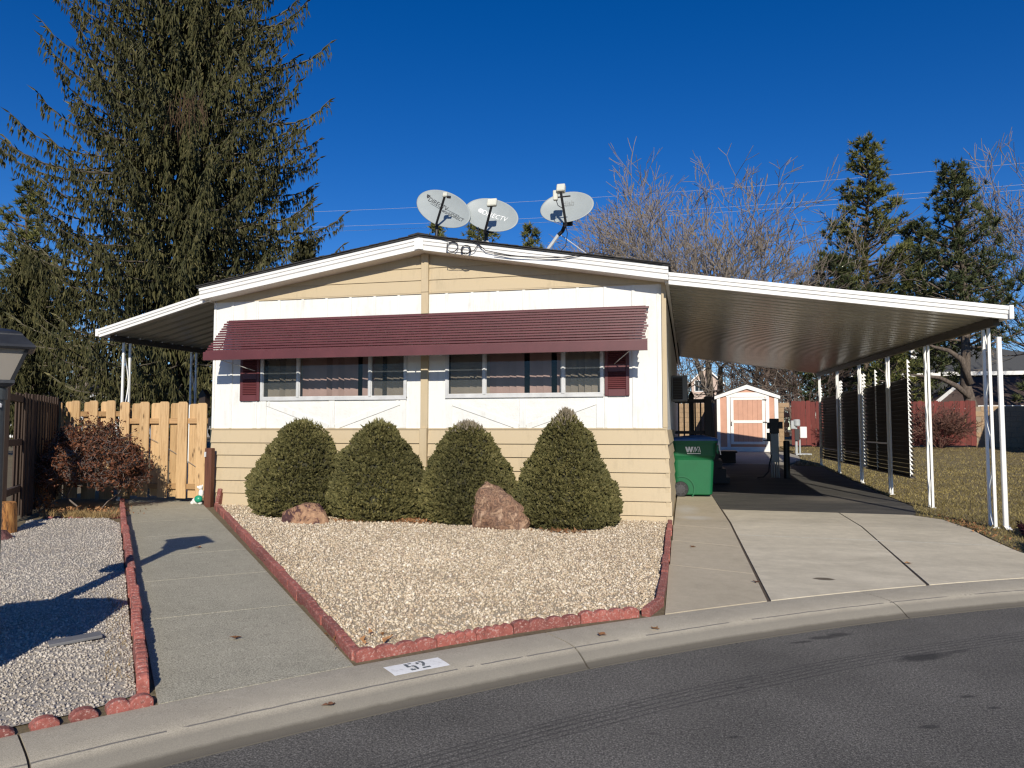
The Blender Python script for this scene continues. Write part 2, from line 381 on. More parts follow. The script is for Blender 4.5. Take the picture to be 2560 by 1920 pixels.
# painted house number on the kerb
def m_numwhite():
    m,nt,b=nmat('worn_white_paint'); v=geoco(nt)
    f=math_(nt,'MULTIPLY',math_(nt,'SUBTRACT',noise(nt,v,26,5,.7),.52),6,clamp=True)
    nt.links.new(mixc(nt,math_(nt,'MULTIPLY',f,.55),(.86,.86,.83),(.50,.48,.43)),b.inputs['Base Color']); b.inputs['Roughness'].default_value=.7; return m
def m_numdark():
    m,nt,b=nmat('faded_number_paint'); v=geoco(nt)
    nt.links.new(ramp(nt,noise(nt,v,60,4,.7),[(.35,(.06,.075,.085)),(.7,(.22,.24,.25))]),b.inputs['Base Color']); b.inputs['Roughness'].default_value=.8; return m
PH0,PH1=136.97,135.86; RA,RC=19.615,19.785
def kerb_uv(u,v,dz): return polar(RA+(RC-RA)*v,PH0+(PH1-PH0)*u,dz)
hn=thing('painted_house_number','white painted kerb patch with faded stencilled number 52','number',(-1.7,-6.4,.1))
mb=MB()
for a in range(12):
    for c in range(4):
        mb.quad(*[kerb_uv((a+i)/12,(c+j)/4,.003) for i,j in ((0,0),(1,0),(1,1),(0,1))])
obj('white_patch',mb,m_numwhite(),hn,world=True)
MND=m_numdark()
def strip(mb,pts,w=0):   # polygon in u,v
    mb.poly([kerb_uv(u,v,.0045) for u,v in pts])
five=[[(.33,.50),(.33,.88),(.385,.88),(.385,.60),(.40,.60),(.40,.50)],[(.40,.80),(.40,.90),(.465,.90),(.465,.80)],[(.415,.52),(.415,.62),(.46,.62),(.485,.54),(.485,.24),(.46,.16),(.435,.16),(.435,.26),(.44,.30),(.44,.50)],[(.335,.15),(.335,.33),(.38,.33),(.38,.26),(.42,.26),(.42,.15)]]
two=[[(.535,.66),(.535,.84),(.58,.88),(.58,.68)],[(.595,.80),(.595,.92),(.64,.92),(.68,.84),(.68,.66),(.62,.38),(.57,.38),(.63,.66),(.63,.80)],[(.545,.16),(.545,.27),(.685,.27),(.685,.16)]]
for nm_,pl in (('numeral',five),('numeral',two)):
    mb=MB()
    for p in pl: strip(mb,p)
    obj(nm_,mb,MND,hn,world=True)
# ---- walkway to the gate
e=Vector((-.657,.754)); pp=Vector((.754,.657)); L0=Vector((-2.86,-7.41)); WW=1.13
def wk(s,w): q=L0+e*s+pp*w; return (q.x,q.y)
MWALK=concrete('walk_concrete',(.45,.42,.325),(.36,.34,.262),120,.35,speck=.22)
MFILL=basic('pale_joint_sand',(.55,.53,.45),.95,.25,40)
walk=thing('walkway','grey concrete slab walkway slanting up to the wooden gate',None,(0,0,0),kind='structure')
js=[.13,1.69,3.02,4.30,5.60,6.95,8.30,9.65,11.2]
for k,(a,b) in enumerate(zip(js,js[1:])):
    g=.006; p=[wk(a+g,.0),wk(a+g,WW),wk(b-g,WW),wk(b-g,.0)]
    if k==0: p=[polar(RB+.010,140.62+(137.36-140.62)*q/5)[:2] for q in range(6)]+[wk(b-g,WW),wk(b-g,0)]
    obj('concrete_slab',sheet(p,0.0,.4,.1),MWALK,walk)
obj('joint_filler',sheet([wk(.12,.01),wk(.2,WW-.01),wk(11.2,WW-.01),wk(11.2,.01)],-.006,.4,0),MFILL,walk)
# ---- driveway
def drv_extra(nt,v,col):
    col=mixc(nt,math_(nt,'MULTIPLY',ellipse_mask(nt,v,1.28,-3.15,.11,.06,.1,.25),.9),col,(.09,.07,.05))
    col=mixc(nt,math_(nt,'MULTIPLY',ellipse_mask(nt,v,2.9,-.95,.10,.03,.1,.8),.35),col,(.12,.10,.08))
    s=noise(nt,geoco(nt,(1,2.2,1)),1.6,8,.72); return mixc(nt,1.0,col,ramp(nt,s,[(.35,(.86,.85,.83)),(.65,(1.08,1.07,1.05))]),'MULTIPLY')
def strip_extra(nt,v,col):
    a=ellipse_mask(nt,v,-.02,1.7,.24,.9,.0,.8); c=ellipse_mask(nt,v,.10,.55,.30,.35,.3,.8)
    f=math_(nt,'MULTIPLY',math_(nt,'MAXIMUM',a,c),noise(nt,v,5,5,.7))
    return mixc(nt,math_(nt,'MULTIPLY',f,.9),col,(.55,.56,.55))
MDRV=concrete('drive_concrete',(.61,.555,.44),(.485,.44,.345),240,.25,drv_extra,speck=.08)
MSTRIP=concrete('strip_concrete',(.50,.435,.325),(.39,.34,.25),240,.25,strip_extra,speck=.1)
drive=thing('driveway','pale concrete driveway slabs leading under the carport',None,(0,0,0),kind='structure')
def arcpt(x): # back of kerb at x
    return (x,CY+math.sqrt((RB+.012)**2-(x-CX)**2))
def arc(x0,x1,n=6): return [arcpt(x0+(x1-x0)*k/n) for k in range(n+1)]
def sx(y): return .67-.0224*(y+4.13)
sl=[None,-3.02,-1.60,-.40,2.6,6.0,9.4]
for a,b in zip(sl,sl[1:]):
    g=.006
    low=arc(-.19,.655,4) if a is None else [(-.19 if a<-.1 else -.2,a+g+.1),(sx(a)-.012,a+g-.1)]
    hi=[(sx(b)-.012,b-g-.1),(-.2,b-g+.1)]
    obj('concrete_slab',sheet(low+hi,.004,.4,.1),MSTRIP,drive)
obj('joint_filler',sheet(arc(-.1,.60,4)+[(.42,9),(-.19,9)],-.006,.4,0),MFILL,drive)
mj=lambda y:2.22+.0186*(y+3.11)
obj('concrete_slab',sheet(arc(.69,2.20,5)+[(mj(-.94)-.008,-.955),(sx(-.94)+.012,-.925)],.004,.4,.1),MDRV,drive)
obj('concrete_slab',sheet(arc(2.235,4.35,8)+[(3.78,-1.45),(3.70,-1.25),(3.66,-.96),(mj(-.94)+.012,-.955)],.004,.4,.1),MDRV,drive)
obj('concrete_slab',sheet([(sx(-.9)+.012,-.915),(mj(-.9)-.008,-.945),(mj(1.75)-.008,1.74),(sx(1.8)+.012,1.84)],.004,.4,.1),MDRV,drive)
obj('concrete_slab',sheet([(mj(-.9)+.012,-.945),(3.66,-.95),(3.62,-.5),(3.60,1.1),(3.32,1.66),(mj(1.75)+.012,1.735)],.004,.4,.1),MDRV,drive)
obj('joint_filler',sheet(arc(.66,4.2,8)+[(3.68,-1.2),(3.6,1.0),(3.3,1.7),(.5,1.85)],-.008,.4,0),basic('drive_joint',(.075,.055,.04),.95,.3,20),drive)
obj('joint_strip',sheet([(sx(-.94)+.02,-.936),(mj(-.94),-.966),(3.64,-.967),(3.64,-.943),(mj(-.94),-.936),(sx(-.94)+.02,-.906)],.0046,.5,0),MFILL,drive)
def m_seal():
    m,nt,b=nmat('worn_sealcoat'); v=geoco(nt,(.7,2.2,1))
    l=noise(nt,v,1.6,6,.7); g=noise(nt,geoco(nt),150,3,.7)
    col=ramp(nt,l,[(.34,(.045,.043,.04)),(.55,(.075,.07,.062)),(.72,(.145,.13,.11))])
    col=mixc(nt,1.0,col,ramp(nt,g,[(.35,(.6,.6,.6)),(.7,(1.35,1.35,1.3))]),'MULTIPLY')
    vv=geoco(nt); col=mixc(nt,math_(nt,'MULTIPLY',ellipse_mask(nt,vv,2.6,4.2,.9,.9,.2,.9),.55),col,(.20,.175,.14))
    nt.links.new(col,b.inputs['Base Color']); b.inputs['Roughness'].default_value=.85; bump(nt,b,g,.4,.003); return m
structure('carport_paving',sheet([(.535,1.87),(2.32,1.76),(3.33,1.69),(3.62,2.2),(3.74,3.2),(3.80,4.6),(3.88,7.6),(3.86,12.8),(2.9,13.6),(.1,13.6),(.34,9.4)],.002,.5,.08),m_seal(),'dark sealcoated paving under the carport')
structure('shed_path',sheet([(.1,13.62),(2.9,13.62),(3.6,15.2),(3.75,16.6),(3.5,18.2),(.1,18.2)],.004,.5,.06),concrete('path_concrete',(.40,.37,.31),(.30,.28,.23)),'concrete apron in front of the shed')
# ---- dead lawn on the right
LP=[(3.72,-1.2),(3.66,-.4),(3.64,1.1),(3.40,1.68),(3.78,3.2),(3.84,4.6),(3.92,7.6),(3.90,12.8),(3.2,13.7),(3.85,16.7),(3.6,18.2),(3.6,20.6),(26,20.6),(26,9.2),(14,3.0),(8,.3),(5.3,-1.2)]
def m_lawn():
    m,nt,b=nmat('dormant_turf'); v=geoco(nt)
    col=ramp(nt,noise(nt,v,.8,6,.7),[(.3,(.125,.095,.045)),(.55,(.18,.14,.068)),(.75,(.22,.18,.09))])
    col=mixc(nt,.6,col,ramp(nt,noise(nt,geoco(nt,(1,1.0,1)),28,5,.75),[(.3,(.07,.048,.02)),(.65,(.34,.27,.13))]))
    nt.links.new(col,b.inputs['Base Color']); b.inputs['Roughness'].default_value=.95; bump(nt,b,noise(nt,v,45,4,.8),.8,.03); return m
structure('lawn',sheet(LP,-.002,.8,.05),m_lawn(),'dormant straw coloured lawn beside the carport')
def in_poly(P,poly):
    x,y=P[:,0],P[:,1]; ins=np.zeros(len(P),bool); n=len(poly); j=n-1
    for i in range(n):
        xi,yi=poly[i]; xj,yj=poly[j]
        c=((yi>y)!=(yj>y))&(x<(xj-xi)*(y-yi)/((yj-yi) or 1e-9)+xi); ins^=c; j=i
    return ins
def sample(poly,n,rng,dens=None):
    xs=[p[0] for p in poly]; ys=[p[1] for p in poly]; out=[]; tot=0
    while tot<n:
        P=np.stack([rng.uniform(min(xs),max(xs),n*2),rng.uniform(min(ys),max(ys),n*2)],-1); P=P[in_poly(P,poly)]
        if dens is not None: P=P[rng.uniform(0,1,len(P))<dens(P)]
        out.append(P); tot+=len(P)
    return np.concatenate(out)[:n]
def grass(name,poly,n,seed,h0,h1,w,mat,label,dens=None):
    rng=np.random.default_rng(seed); P=sample(poly,n,rng,dens); z=yard_np(P[:,0],P[:,1])-.005
    d=np.hypot(P[:,0],P[:,1]+11.1); sc=np.clip(d/11,.8,2.2)
    a=rng.uniform(0,2*np.pi,n); hh=rng.uniform(h0,h1,n); ww=w*sc*rng.uniform(.7,1.3,n); la=rng.uniform(0,2*np.pi,n); ll=rng.uniform(.2,1.1,n)*hh
    b=np.stack([P[:,0],P[:,1],z],-1); o=np.stack([np.cos(a),np.sin(a),0*a],-1)*ww[:,None]
    t=b+np.stack([np.cos(la)*ll,np.sin(la)*ll,hh],-1)
    V=np.stack([b-o,b+o,t],1).reshape(-1,3); F=np.arange(3*n).reshape(-1,3)
    o=obj(name,np_mesh(name,V,F),mat); tag(o,label,'grass',kind='stuff'); return o
MGR=leafmat('straw_blades',(.10,.080,.030),(.245,.20,.080),.8,c3=(.34,.285,.13))
def ldens(P):
    d=np.hypot(P[:,0],P[:,1]+11.1); return np.clip((13/d)**2,0.06,1)
grass('lawn_grass',LP,95000,3,.015,.05,.006,MGR,'short dry straw coloured grass covering the lawn',ldens)
# ---- gravel beds
ICO=[];t_=(1+5**.5)/2
for a,b in ((-1,t_),(1,t_),(-1,-t_),(1,-t_)): ICO.append((a,b,0))
for a,b in ((-1,t_),(1,t_),(-1,-t_),(1,-t_)): ICO.append((0,a,b))
for a,b in ((-1,t_),(1,t_),(-1,-t_),(1,-t_)): ICO.append((b,0,a))
ICO=np.array([(-1,t_,0),(1,t_,0),(-1,-t_,0),(1,-t_,0),(0,-1,t_),(0,1,t_),(0,-1,-t_),(0,1,-t_),(t_,0,-1),(t_,0,1),(-t_,0,-1),(-t_,0,1)])/math.sqrt(1+t_*t_)
ICF=np.array([(0,11,5),(0,5,1),(0,1,7),(0,7,10),(0,10,11),(1,5,9),(5,11,4),(11,10,2),(10,7,6),(7,1,8),(3,9,4),(3,4,2),(3,2,6),(3,6,8),(3,8,9),(4,9,5),(2,4,11),(6,2,10),(8,6,7),(9,8,1)])
OCT=np.array([(1,0,0),(-1,0,0),(0,1,0),(0,-1,0),(0,0,1),(0,0,-1)],float); OCF=np.array([(0,2,4),(2,1,4),(1,3,4),(3,0,4),(2,0,5),(1,2,5),(3,1,5),(0,3,5)])
def rand_rot(n,rng):
    q=rng.normal(size=(n,4)); q/=np.linalg.norm(q,axis=1)[:,None]; w,x,y,z=q.T
    return np.stack([np.stack([1-2*(y*y+z*z),2*(x*y-z*w),2*(x*z+y*w)],-1),np.stack([2*(x*y+z*w),1-2*(x*x+z*z),2*(y*z-x*w)],-1),np.stack([2*(x*z-y*w),2*(y*z+x*w),1-2*(x*x+y*y)],-1)],1)
def stones(name,poly,n,s0,s1,seed,mat,label,base=ICO,bf=ICF,lift=.3,dens=None,off=0):
    rng=np.random.default_rng(seed); P=sample(poly,n,rng,dens); z=yard_np(P[:,0],P[:,1])+off
    s=s0+(s1-s0)*rng.uniform(0,1,n)**1.8; k=len(base)
    jit=base[None]*(1+rng.uniform(-.22,.22,(n,k,1))); sc=np.stack([s,s*rng.uniform(.6,.95,n),s*rng.uniform(.45,.75,n)],-1)
    V=jit*sc[:,None,:]; M=rand_rot(n,rng); tilt=np.einsum('nij,nkj->nki',M,V)
    V=tilt+np.stack([P[:,0],P[:,1],z+s*lift*rng.uniform(.2,1.6,n)],-1)[:,None,:]
    F=(bf[None]+(np.arange(n)*k)[:,None,None]).reshape(-1,3)
    o=obj(name,np_mesh(name,V.reshape(-1,3),F),mat); tag(o,label,'gravel',kind='stuff'); return o
def m_stone(name,stops):
    m,nt,b=nmat(name); g=nt.nodes.new('ShaderNodeNewGeometry'); col=ramp(nt,g.outputs['Random Per Island'],stops)
    v=geoco(nt); col=mixc(nt,1.0,col,ramp(nt,noise(nt,v,120,3),[(.3,(.8,.8,.8)),(.7,(1.15,1.15,1.15))]),'MULTIPLY')
    col=mixc(nt,1.0,col,ramp(nt,noise(nt,v,.9,4,.6),[(.3,(.86,.84,.82)),(.7,(1.1,1.1,1.1))]),'MULTIPLY')
    nt.links.new(col,b.inputs['Base Color']); b.inputs['Roughness'].default_value=.75; b.inputs['Specular IOR Level'].default_value=.3; return m
BED=[(-7.31,-.30),(-2.06,-6.40),(-1.68,-6.0),(-1.25,-5.55),(-.81,-5.16),(-.42,-4.83),(-.30,-4.6),(-.27,-3.78),(-.30,-.02),(-7.55,-.02)]
MB1=basic('gravel_fines',(.40,.33,.23),.95,.35,60)
structure('gravel_bed',sheet(BED,.0,.5,0),MB1,'sandy base under the front yard gravel')
MST=m_stone('cream_pebbles',[(0,(.52,.42,.29)),(.22,(.64,.54,.39)),(.40,(.76,.68,.54)),(.55,(.46,.36,.25)),(.70,(.62,.50,.36)),(.82,(.30,.235,.18)),(.9,(.70,.61,.47)),(1,(.80,.74,.63))])
def gdens(P): return np.clip((8.5/np.hypot(P[:,0],P[:,1]+11.1))**1.5,.3,1)
stones('gravel',BED,12000,.011,.021,5,MST,'larger cream and tan pebbles in the front bed below the shrubs',dens=gdens,off=.004)
stones('gravel',BED,42000,.007,.0145,15,MST,'small cream and tan chips filling the front bed',OCT,OCF,dens=gdens,off=.002)
LBED=[wk(.12,-.09),wk(1.5,-.09),wk(4,-.09),wk(6.9,-.09),(-8.0,-1.88),(-8.6,-2.05),(-8.9,-2.3),(-8.45,-2.9),(-9.2,-4.2),(-8.6,-6.5),(-6.2,-9.6),(-4.45,-9.35),(-3.95,-8.75),(-3.33,-7.95),(-3.1,-7.65)]
MB2=basic('grey_fines',(.34,.31,.27),.95,.35,70)
structure('gravel_bed',sheet(LBED,.0,.5,0),MB2,'grey base under the side yard gravel')
MST2=m_stone('grey_gravel',[(0,(.40,.365,.315)),(.3,(.52,.475,.41)),(.5,(.62,.57,.50)),(.7,(.46,.415,.355)),(.88,(.33,.29,.25)),(1,(.68,.63,.56))])
def gdens2(P): return np.clip((6.5/np.hypot(P[:,0],P[:,1]+11.1))**1.5,.25,1)*np.where((P[:,0]<-6.5)&(P[:,1]<-6),.12,1)
stones('gravel',LBED,46000,.006,.0145,6,MST2,'fine grey gravel in the side bed left of the walkway',OCT,OCF,dens=gdens2,off=.002)
# ---- red scalloped edging blocks
MRED=m_red=None
def m_redblock():
    m,nt,b=nmat('red_edging'); v=geoco(nt); oi=nt.nodes.new('ShaderNodeObjectInfo')
    col=ramp(nt,noise(nt,v,14,5,.7),[(.3,(.22,.062,.048)),(.6,(.36,.115,.09)),(.8,(.45,.18,.145))])
    col=mixc(nt,1.0,col,ramp(nt,oi.outputs['Random'],[(0,(.66,.66,.68)),(1,(1.15,1.12,1.1))]),'MULTIPLY')
    col=mixc(nt,ramp(nt,noise(nt,v,60,5,.75),[(.54,(0,0,0)),(.62,(.75,.75,.75))]),col,(.52,.36,.31))
    col=mixc(nt,ramp(nt,noise(nt,v,22,5,.75),[(.56,(0,0,0)),(.66,(.7,.7,.7))]),col,(.12,.055,.045))
    nt.links.new(col,b.inputs['Base Color']); b.inputs['Roughness'].default_value=.85; bump(nt,b,noise(nt,v,90,4,.7),.5,.006); return m
MRED=m_redblock()
def edging_mesh(L,nb,H=.11,T=.085,bump_h=.032):
    mb=MB(); rings=[]; N=nb*6
    for k in range(N+1):
        u=k/N; x=-L/2+.004+(L-.008)*u; ph=(u*nb)%1.0; 
        if k in (0,N): ph=0
        z=H-bump_h+bump_h*math.sin(math.pi*ph)**.55
        c=.009
        rings.append([(x,-T/2,-.07),(x,-T/2,z-c),(x,-T/2+c,z),(x,T/2-c,z),(x,T/2,z-c),(x,T/2,-.07)])
    mb.loft(rings); return mb.mesh('edging_block')
EM4=edging_mesh(.40,4,.070,.065,.022); EMS=edging_mesh(.42,4,.064,.065,.006); EM1=edging_mesh(.125,1,.048,.075,.03); EMD=edging_mesh(.22,2,.055,.075,.026)
for me_ in (EM4,EMS,EM1,EMD): me_.materials.append(MRED)
rg=random.Random(4)
def edging(root,pts,me,L,sink=0.0,jit=.008,off=0.0):
    tot=0
    for (a,b) in zip(pts,pts[1:]):
        a=Vector(a); b=Vector(b); d=b-a; n=max(1,round(d.length/L)); d.normalize(); step=(b-a).length/n; nn=Vector((-d.y,d.x))
        for k in range(n):
            q=a+d*(step*(k+.5))+nn*(off+rg.uniform(-jit,jit)); ha=yard(q.x-d.x*L/2,q.y-d.y*L/2); hb=yard(q.x+d.x*L/2,q.y+d.y*L/2)
            o=obj('edging_block',me,None,root,(q.x,q.y,(ha+hb)/2-sink+rg.uniform(-.006,.006)),(rg.uniform(-.05,.05),-math.atan2(hb-ha,L)+rg.uniform(-.02,.02),math.atan2(d.y,d.x)+rg.uniform(-.02,.02)),scale=(step/L*.995,1,1))
ed=thing('garden_edging','red concrete block edging around the cream gravel bed','edging')
edging(ed,[(-7.36,-.34),(-2.12,-6.50)],EMS,.42,0,.004,.034)
edging(ed,[(-2.08,-6.53),(-1.68,-6.09),(-1.25,-5.64),(-.81,-5.25),(-.38,-4.93)],EM4,.40,.0,.004,.036)
edging(ed,[(-.34,-4.90),(-.24,-4.52)],EMS,.42,0,.002,.0); edging(ed,[(-.235,-4.50),(-.235,-3.5),(-.25,-.18)],EMS,.42,.0,.006,.0)
o=obj('edging_block',EMS,None,ed,(-7.42,-.12,yard(-7.4,-.1)+.05),(0,R(-70),R(95)))
ed2=thing('garden_edging','red scalloped block edging along the left side of the walkway','edging')
edging(ed2,[wk(.12,-.045),wk(9.3,-.045)],EM4,.40,-.03,.008)
ed3=thing('garden_edging','low red edging stones sunk in front of the brown shrub','edging')
edging(ed3,[(-8.02,-1.82),(-9.0,-1.95)],EMD,.31,.05,.01); edging(ed3,[(-7.95,-1.7),(-8.25,-1.55)],EMD,.31,.03,.01)
ed4=thing('garden_edging','row of loose round topped red blocks along the kerb','edging')
q0=142.0; 
for k,(ph,me,rr_) in enumerate(((141.0,EMD,.05),(141.62,EM1,.045),(142.12,EM1,.05),(142.66,EM1,.05),(143.22,EM1,.06),(143.85,EM1,.05),(144.4,EM1,.055),(145.0,EM1,.05),(145.6,EM1,.05))):
    x,y,_=polar(RB+.055,ph); z=yard(x,y); t=R(ph-90)
    obj('edging_block',me,None,ed4,(x,y,z-.005*k*.6),(rg.uniform(-.06,.06),rg.uniform(-.05,.05),t+rg.uniform(-.06,.06)),scale=(1.05,1,.95 if k<3 else .8))
# ---------------------------------------------------------------- the mobile home
MWHITE=weathered('white_siding',(.73,.73,.70),(.52,.515,.47),.75,.6,.1)
MTAN=weathered('tan_siding',(.50,.405,.262),(.39,.318,.205),.7,.65,.15)
MTRIM=basic('white_metal_trim',(.76,.755,.73),.4,.05,3)
MMAROON=basic('maroon_metal',(.118,.032,.035),.45,.12,4,isl=.15)
MALU=basic('aluminium',(.58,.585,.58),.45,.12,6,metal=.15)
MSHING=basic('dark_shingle',(.035,.034,.034),.9,.3,30,bmp=.6,bscale=60)
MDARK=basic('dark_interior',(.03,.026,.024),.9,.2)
XL,XR,XC=-7.65,-.28,-3.945; ZW=1.615; ZB=3.725
home=thing('mobile_home','white and tan mobile home with maroon awning across its front','house',((XL+XR)/2,0,.3))
H=lambda name,mb,mat,parent=home,**k: obj(name,mb,mat,parent,world=True,**k)
# front wall: painted panels round the two window openings
W1=(-6.76,-4.25,2.085,3.0); W2=(-3.60,-1.19,2.10,3.0)
def gable(x): return 4.47-.165*abs(x-XC)
body=MB()
body.box(XL+.01,XR-.01,.75,16,.2,3.7)                                   # rooms behind
body.box(XL,XL+.06,.06,.75,.2,3.7).box(XR-.06,XR,.06,.75,.2,3.7)
for a,b in ((XL,W1[0]),(W1[1],W2[0]),(W2[1],XR)): body.box(a,b,.0,.06,1.6,3.74)
for w in (W1,W2): body.box(w[0],w[1],.0,.06,1.6,w[2]); body.box(w[0],w[1],.0,.06,w[3],3.74)
H('wall',body,MWHITE)
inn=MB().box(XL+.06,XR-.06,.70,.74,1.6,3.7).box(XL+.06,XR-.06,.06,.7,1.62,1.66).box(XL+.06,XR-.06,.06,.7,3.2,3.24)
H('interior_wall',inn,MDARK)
g=MB(); g.prism([(XL,.005,3.735),(XR,.005,3.735),(XR,.005,gable(XR)),(XC,.005,gable(XC)),(XL,.005,gable(XL))],(0,.06,0)); H('gable_wall',g,MTAN)
body2=MB().box(XL+.02,XR-.02,.03,.08,.15,1.6); H('skirting_backing',body2,MTAN)
# lap boards in the gable
gz=[3.735,3.93,4.12,4.31,4.47]
for z0,z1 in zip(gz,gz[1:]):
    for sgn in (-1,1):
        xe=lambda z: XC+sgn*min(3.69,(4.44-z)/.165)
        xa=XC+sgn*.06
        if abs(xe(z0)-XC)<.1: continue
        top=max(abs(xe(z1)-XC),.07)
        p=[(xa,-.022,z0),(xe(z0),-.022,z0),(XC+sgn*top,-.006,z1),(xa,-.006,z1)]
        m=MB(); m.prism(p,(0,.03,0)); H('gable_board',m,MTAN)
# skirting boards, seven lapped courses that flare outwards
sk=[1.60,1.385,1.185,.98,.775,.572,.372,.17]
for k,(z1,z0) in enumerate(zip(sk,sk[1:])):
    for xa,xb in (((XL-.0),-4.01),(-3.88,XR+.012*k)):
        pr=[(0,-.018-.012*k*.5,z1+.0),(0,-.05-.012*k*.5,z0+.004),(0,-.05-.012*k*.5+.02,z0+.004),(0,-.018-.012*k*.5+.02,z1)]
        if xb==-4.01 or k!=3:
            m=MB(); m.prism([(xa,p[1],p[2]) for p in pr],(xb-xa,0,0)); H('skirting_board',m,MTAN)
        else:
            for a,b in ((xa,-1.15),(-1.145,xb)):
                m=MB(); m.prism([(a,p[1],p[2]) for p in pr],(b-a,0,0)); H('skirting_board',m,MTAN)
for k,(z1,z0) in enumerate(zip(sk,sk[1:])):                                # side return of the skirting
    m=MB(); m.prism([(XR-.02,-.03-.006*k,z1),(XR+.004+.012*k*.4,-.03-.006*k,z1),(XR+.035+.012*k*.4,-.03-.006*k,z0+.004),(XR-.02,-.03-.006*k,z0+.004)],(0,6,0)); H('skirting_board',m,MTAN)
H('skirting_cap',MB().box(XL-.01,-4.01,-.035,-.001,1.600,1.622).box(-3.88,XR+.01,-.035,-.001,1.600,1.622),MTAN)
# trim boards
for z0,z1,y in ((3.735,4.40,-.06),(1.62,3.735,-.05),(.25,1.62,-.095)):
    H('trim_board',MB().box(XC-.058,XC+.058,y,.01,z0+.001,z1,.004),MTAN)
H('corner_trim',MB().box(XR-.055,XR+.012,-.028,.04,1.625,3.78,.004),MTAN); H('corner_trim',MB().box(XL-.012,XL+.03,-.02,.04,1.625,3.76,.004),MTRIM)
# battens (thin proud strips over the panel joints)
bm_=MB().box(-.022,.022,-.014,.002,1.625,3.72,.003).mesh('batten'); bm_.materials.append(MWHITE)
btop=MB().box(-.022,.022,-.014,.002,3.02,3.72,.003).mesh('batten'); btop.materials.append(MWHITE)
for x in (-7.32,-6.895,-6.47,-6.045,-5.625,-5.21,-4.795,-4.39,-3.6+.0,-3.19,-2.785,-2.38,-1.97,-1.56,-1.15,-.74):
    inwin=any(w[0]-.03<x<w[1]+.03 for w in (W1,W2)); H('batten',btop if inwin else bm_,None,loc=(x,0,0))
H('batten',bm_,None,loc=(-6.98+.12,0,0)); H('batten',MB().box(-.40,-.365,-.012,.002,1.625,3.72),MWHITE)
H('frieze_strip',MB().box(XL,XC-.06,-.02,0,3.715,3.733).box(XC+.06,XR,-.02,0,3.715,3.733),MTAN)
# plaster panels with cross bracing under the windows
MST_=basic('stucco_white',(.72,.715,.68),.8,.06,5,bmp=.9,bscale=14)
for (x0,x1) in ((-6.76,-4.25),(-3.60,-1.19)):
    xm=(x0+x1)/2; zb,zt=1.625,2.06
    H('infill_panel',MB().box(x0+.06,x1-.06,-.006,.002,zb,zt),MST_)
    for a in (x0,xm-.05,x1-.1): H('frame_board',MB().box(a,a+.10,-.024,.0,zb,zt,.003),MWHITE)
    for s in (-1,1):
        a=Vector((xm+s*.06,0,zb+.02)); b=Vector((xm+s*1.14,0,zt-.035)); d=(b-a); L=d.length; ang=math.atan2(d.z,d.x)
        m=MB().box(0,L,-.02,.0,-.045,.045,.003,Matrix.Translation(a)@Matrix.Rotation(-ang,4,'Y')); H('brace_board',m,MWHITE)
# windows
def m_glass():
    m=bpy.data.materials.new('window_glass'); m.use_nodes=True; nt=m.node_tree; nt.nodes.clear()
    o=nt.nodes.new('ShaderNodeOutputMaterial'); t=nt.nodes.new('ShaderNodeBsdfTransparent'); t.inputs[0].default_value=(.84,.86,.85,1)
    g=nt.nodes.new('ShaderNodeBsdfGlossy'); g.inputs['Roughness'].default_value=.02; f=nt.nodes.new('ShaderNodeFresnel'); f.inputs[0].default_value=1.5
    mx=nt.nodes.new('ShaderNodeMixShader'); nt.links.new(f.outputs[0],mx.inputs[0]); nt.links.new(t.outputs[0],mx.inputs[1]); nt.links.new(g.outputs[0],mx.inputs[2]); nt.links.new(mx.outputs[0],o.inputs[0]); return m
def m_screen():
    m=bpy.data.materials.new('insect_screen'); m.use_nodes=True; nt=m.node_tree; nt.nodes.clear()
    o=nt.nodes.new('ShaderNodeOutputMaterial'); t=nt.nodes.new('ShaderNodeBsdfTransparent'); d=nt.nodes.new('ShaderNodeBsdfDiffuse'); d.inputs[0].default_value=(.12,.13,.13,1)
    mx=nt.nodes.new('ShaderNodeMixShader'); mx.inputs[0].default_value=.30; nt.links.new(t.outputs[0],mx.inputs[1]); nt.links.new(d.outputs[0],mx.inputs[2]); nt.links.new(mx.outputs[0],o.inputs[0]); return m
MGL=m_glass(); MSCR=m_screen()
MBL=basic('pink_vertical_blind',(.47,.31,.28),.8,.1,3,isl=.15); MBL2=basic('beige_vertical_blind',(.44,.36,.29),.8,.1,3,isl=.15)
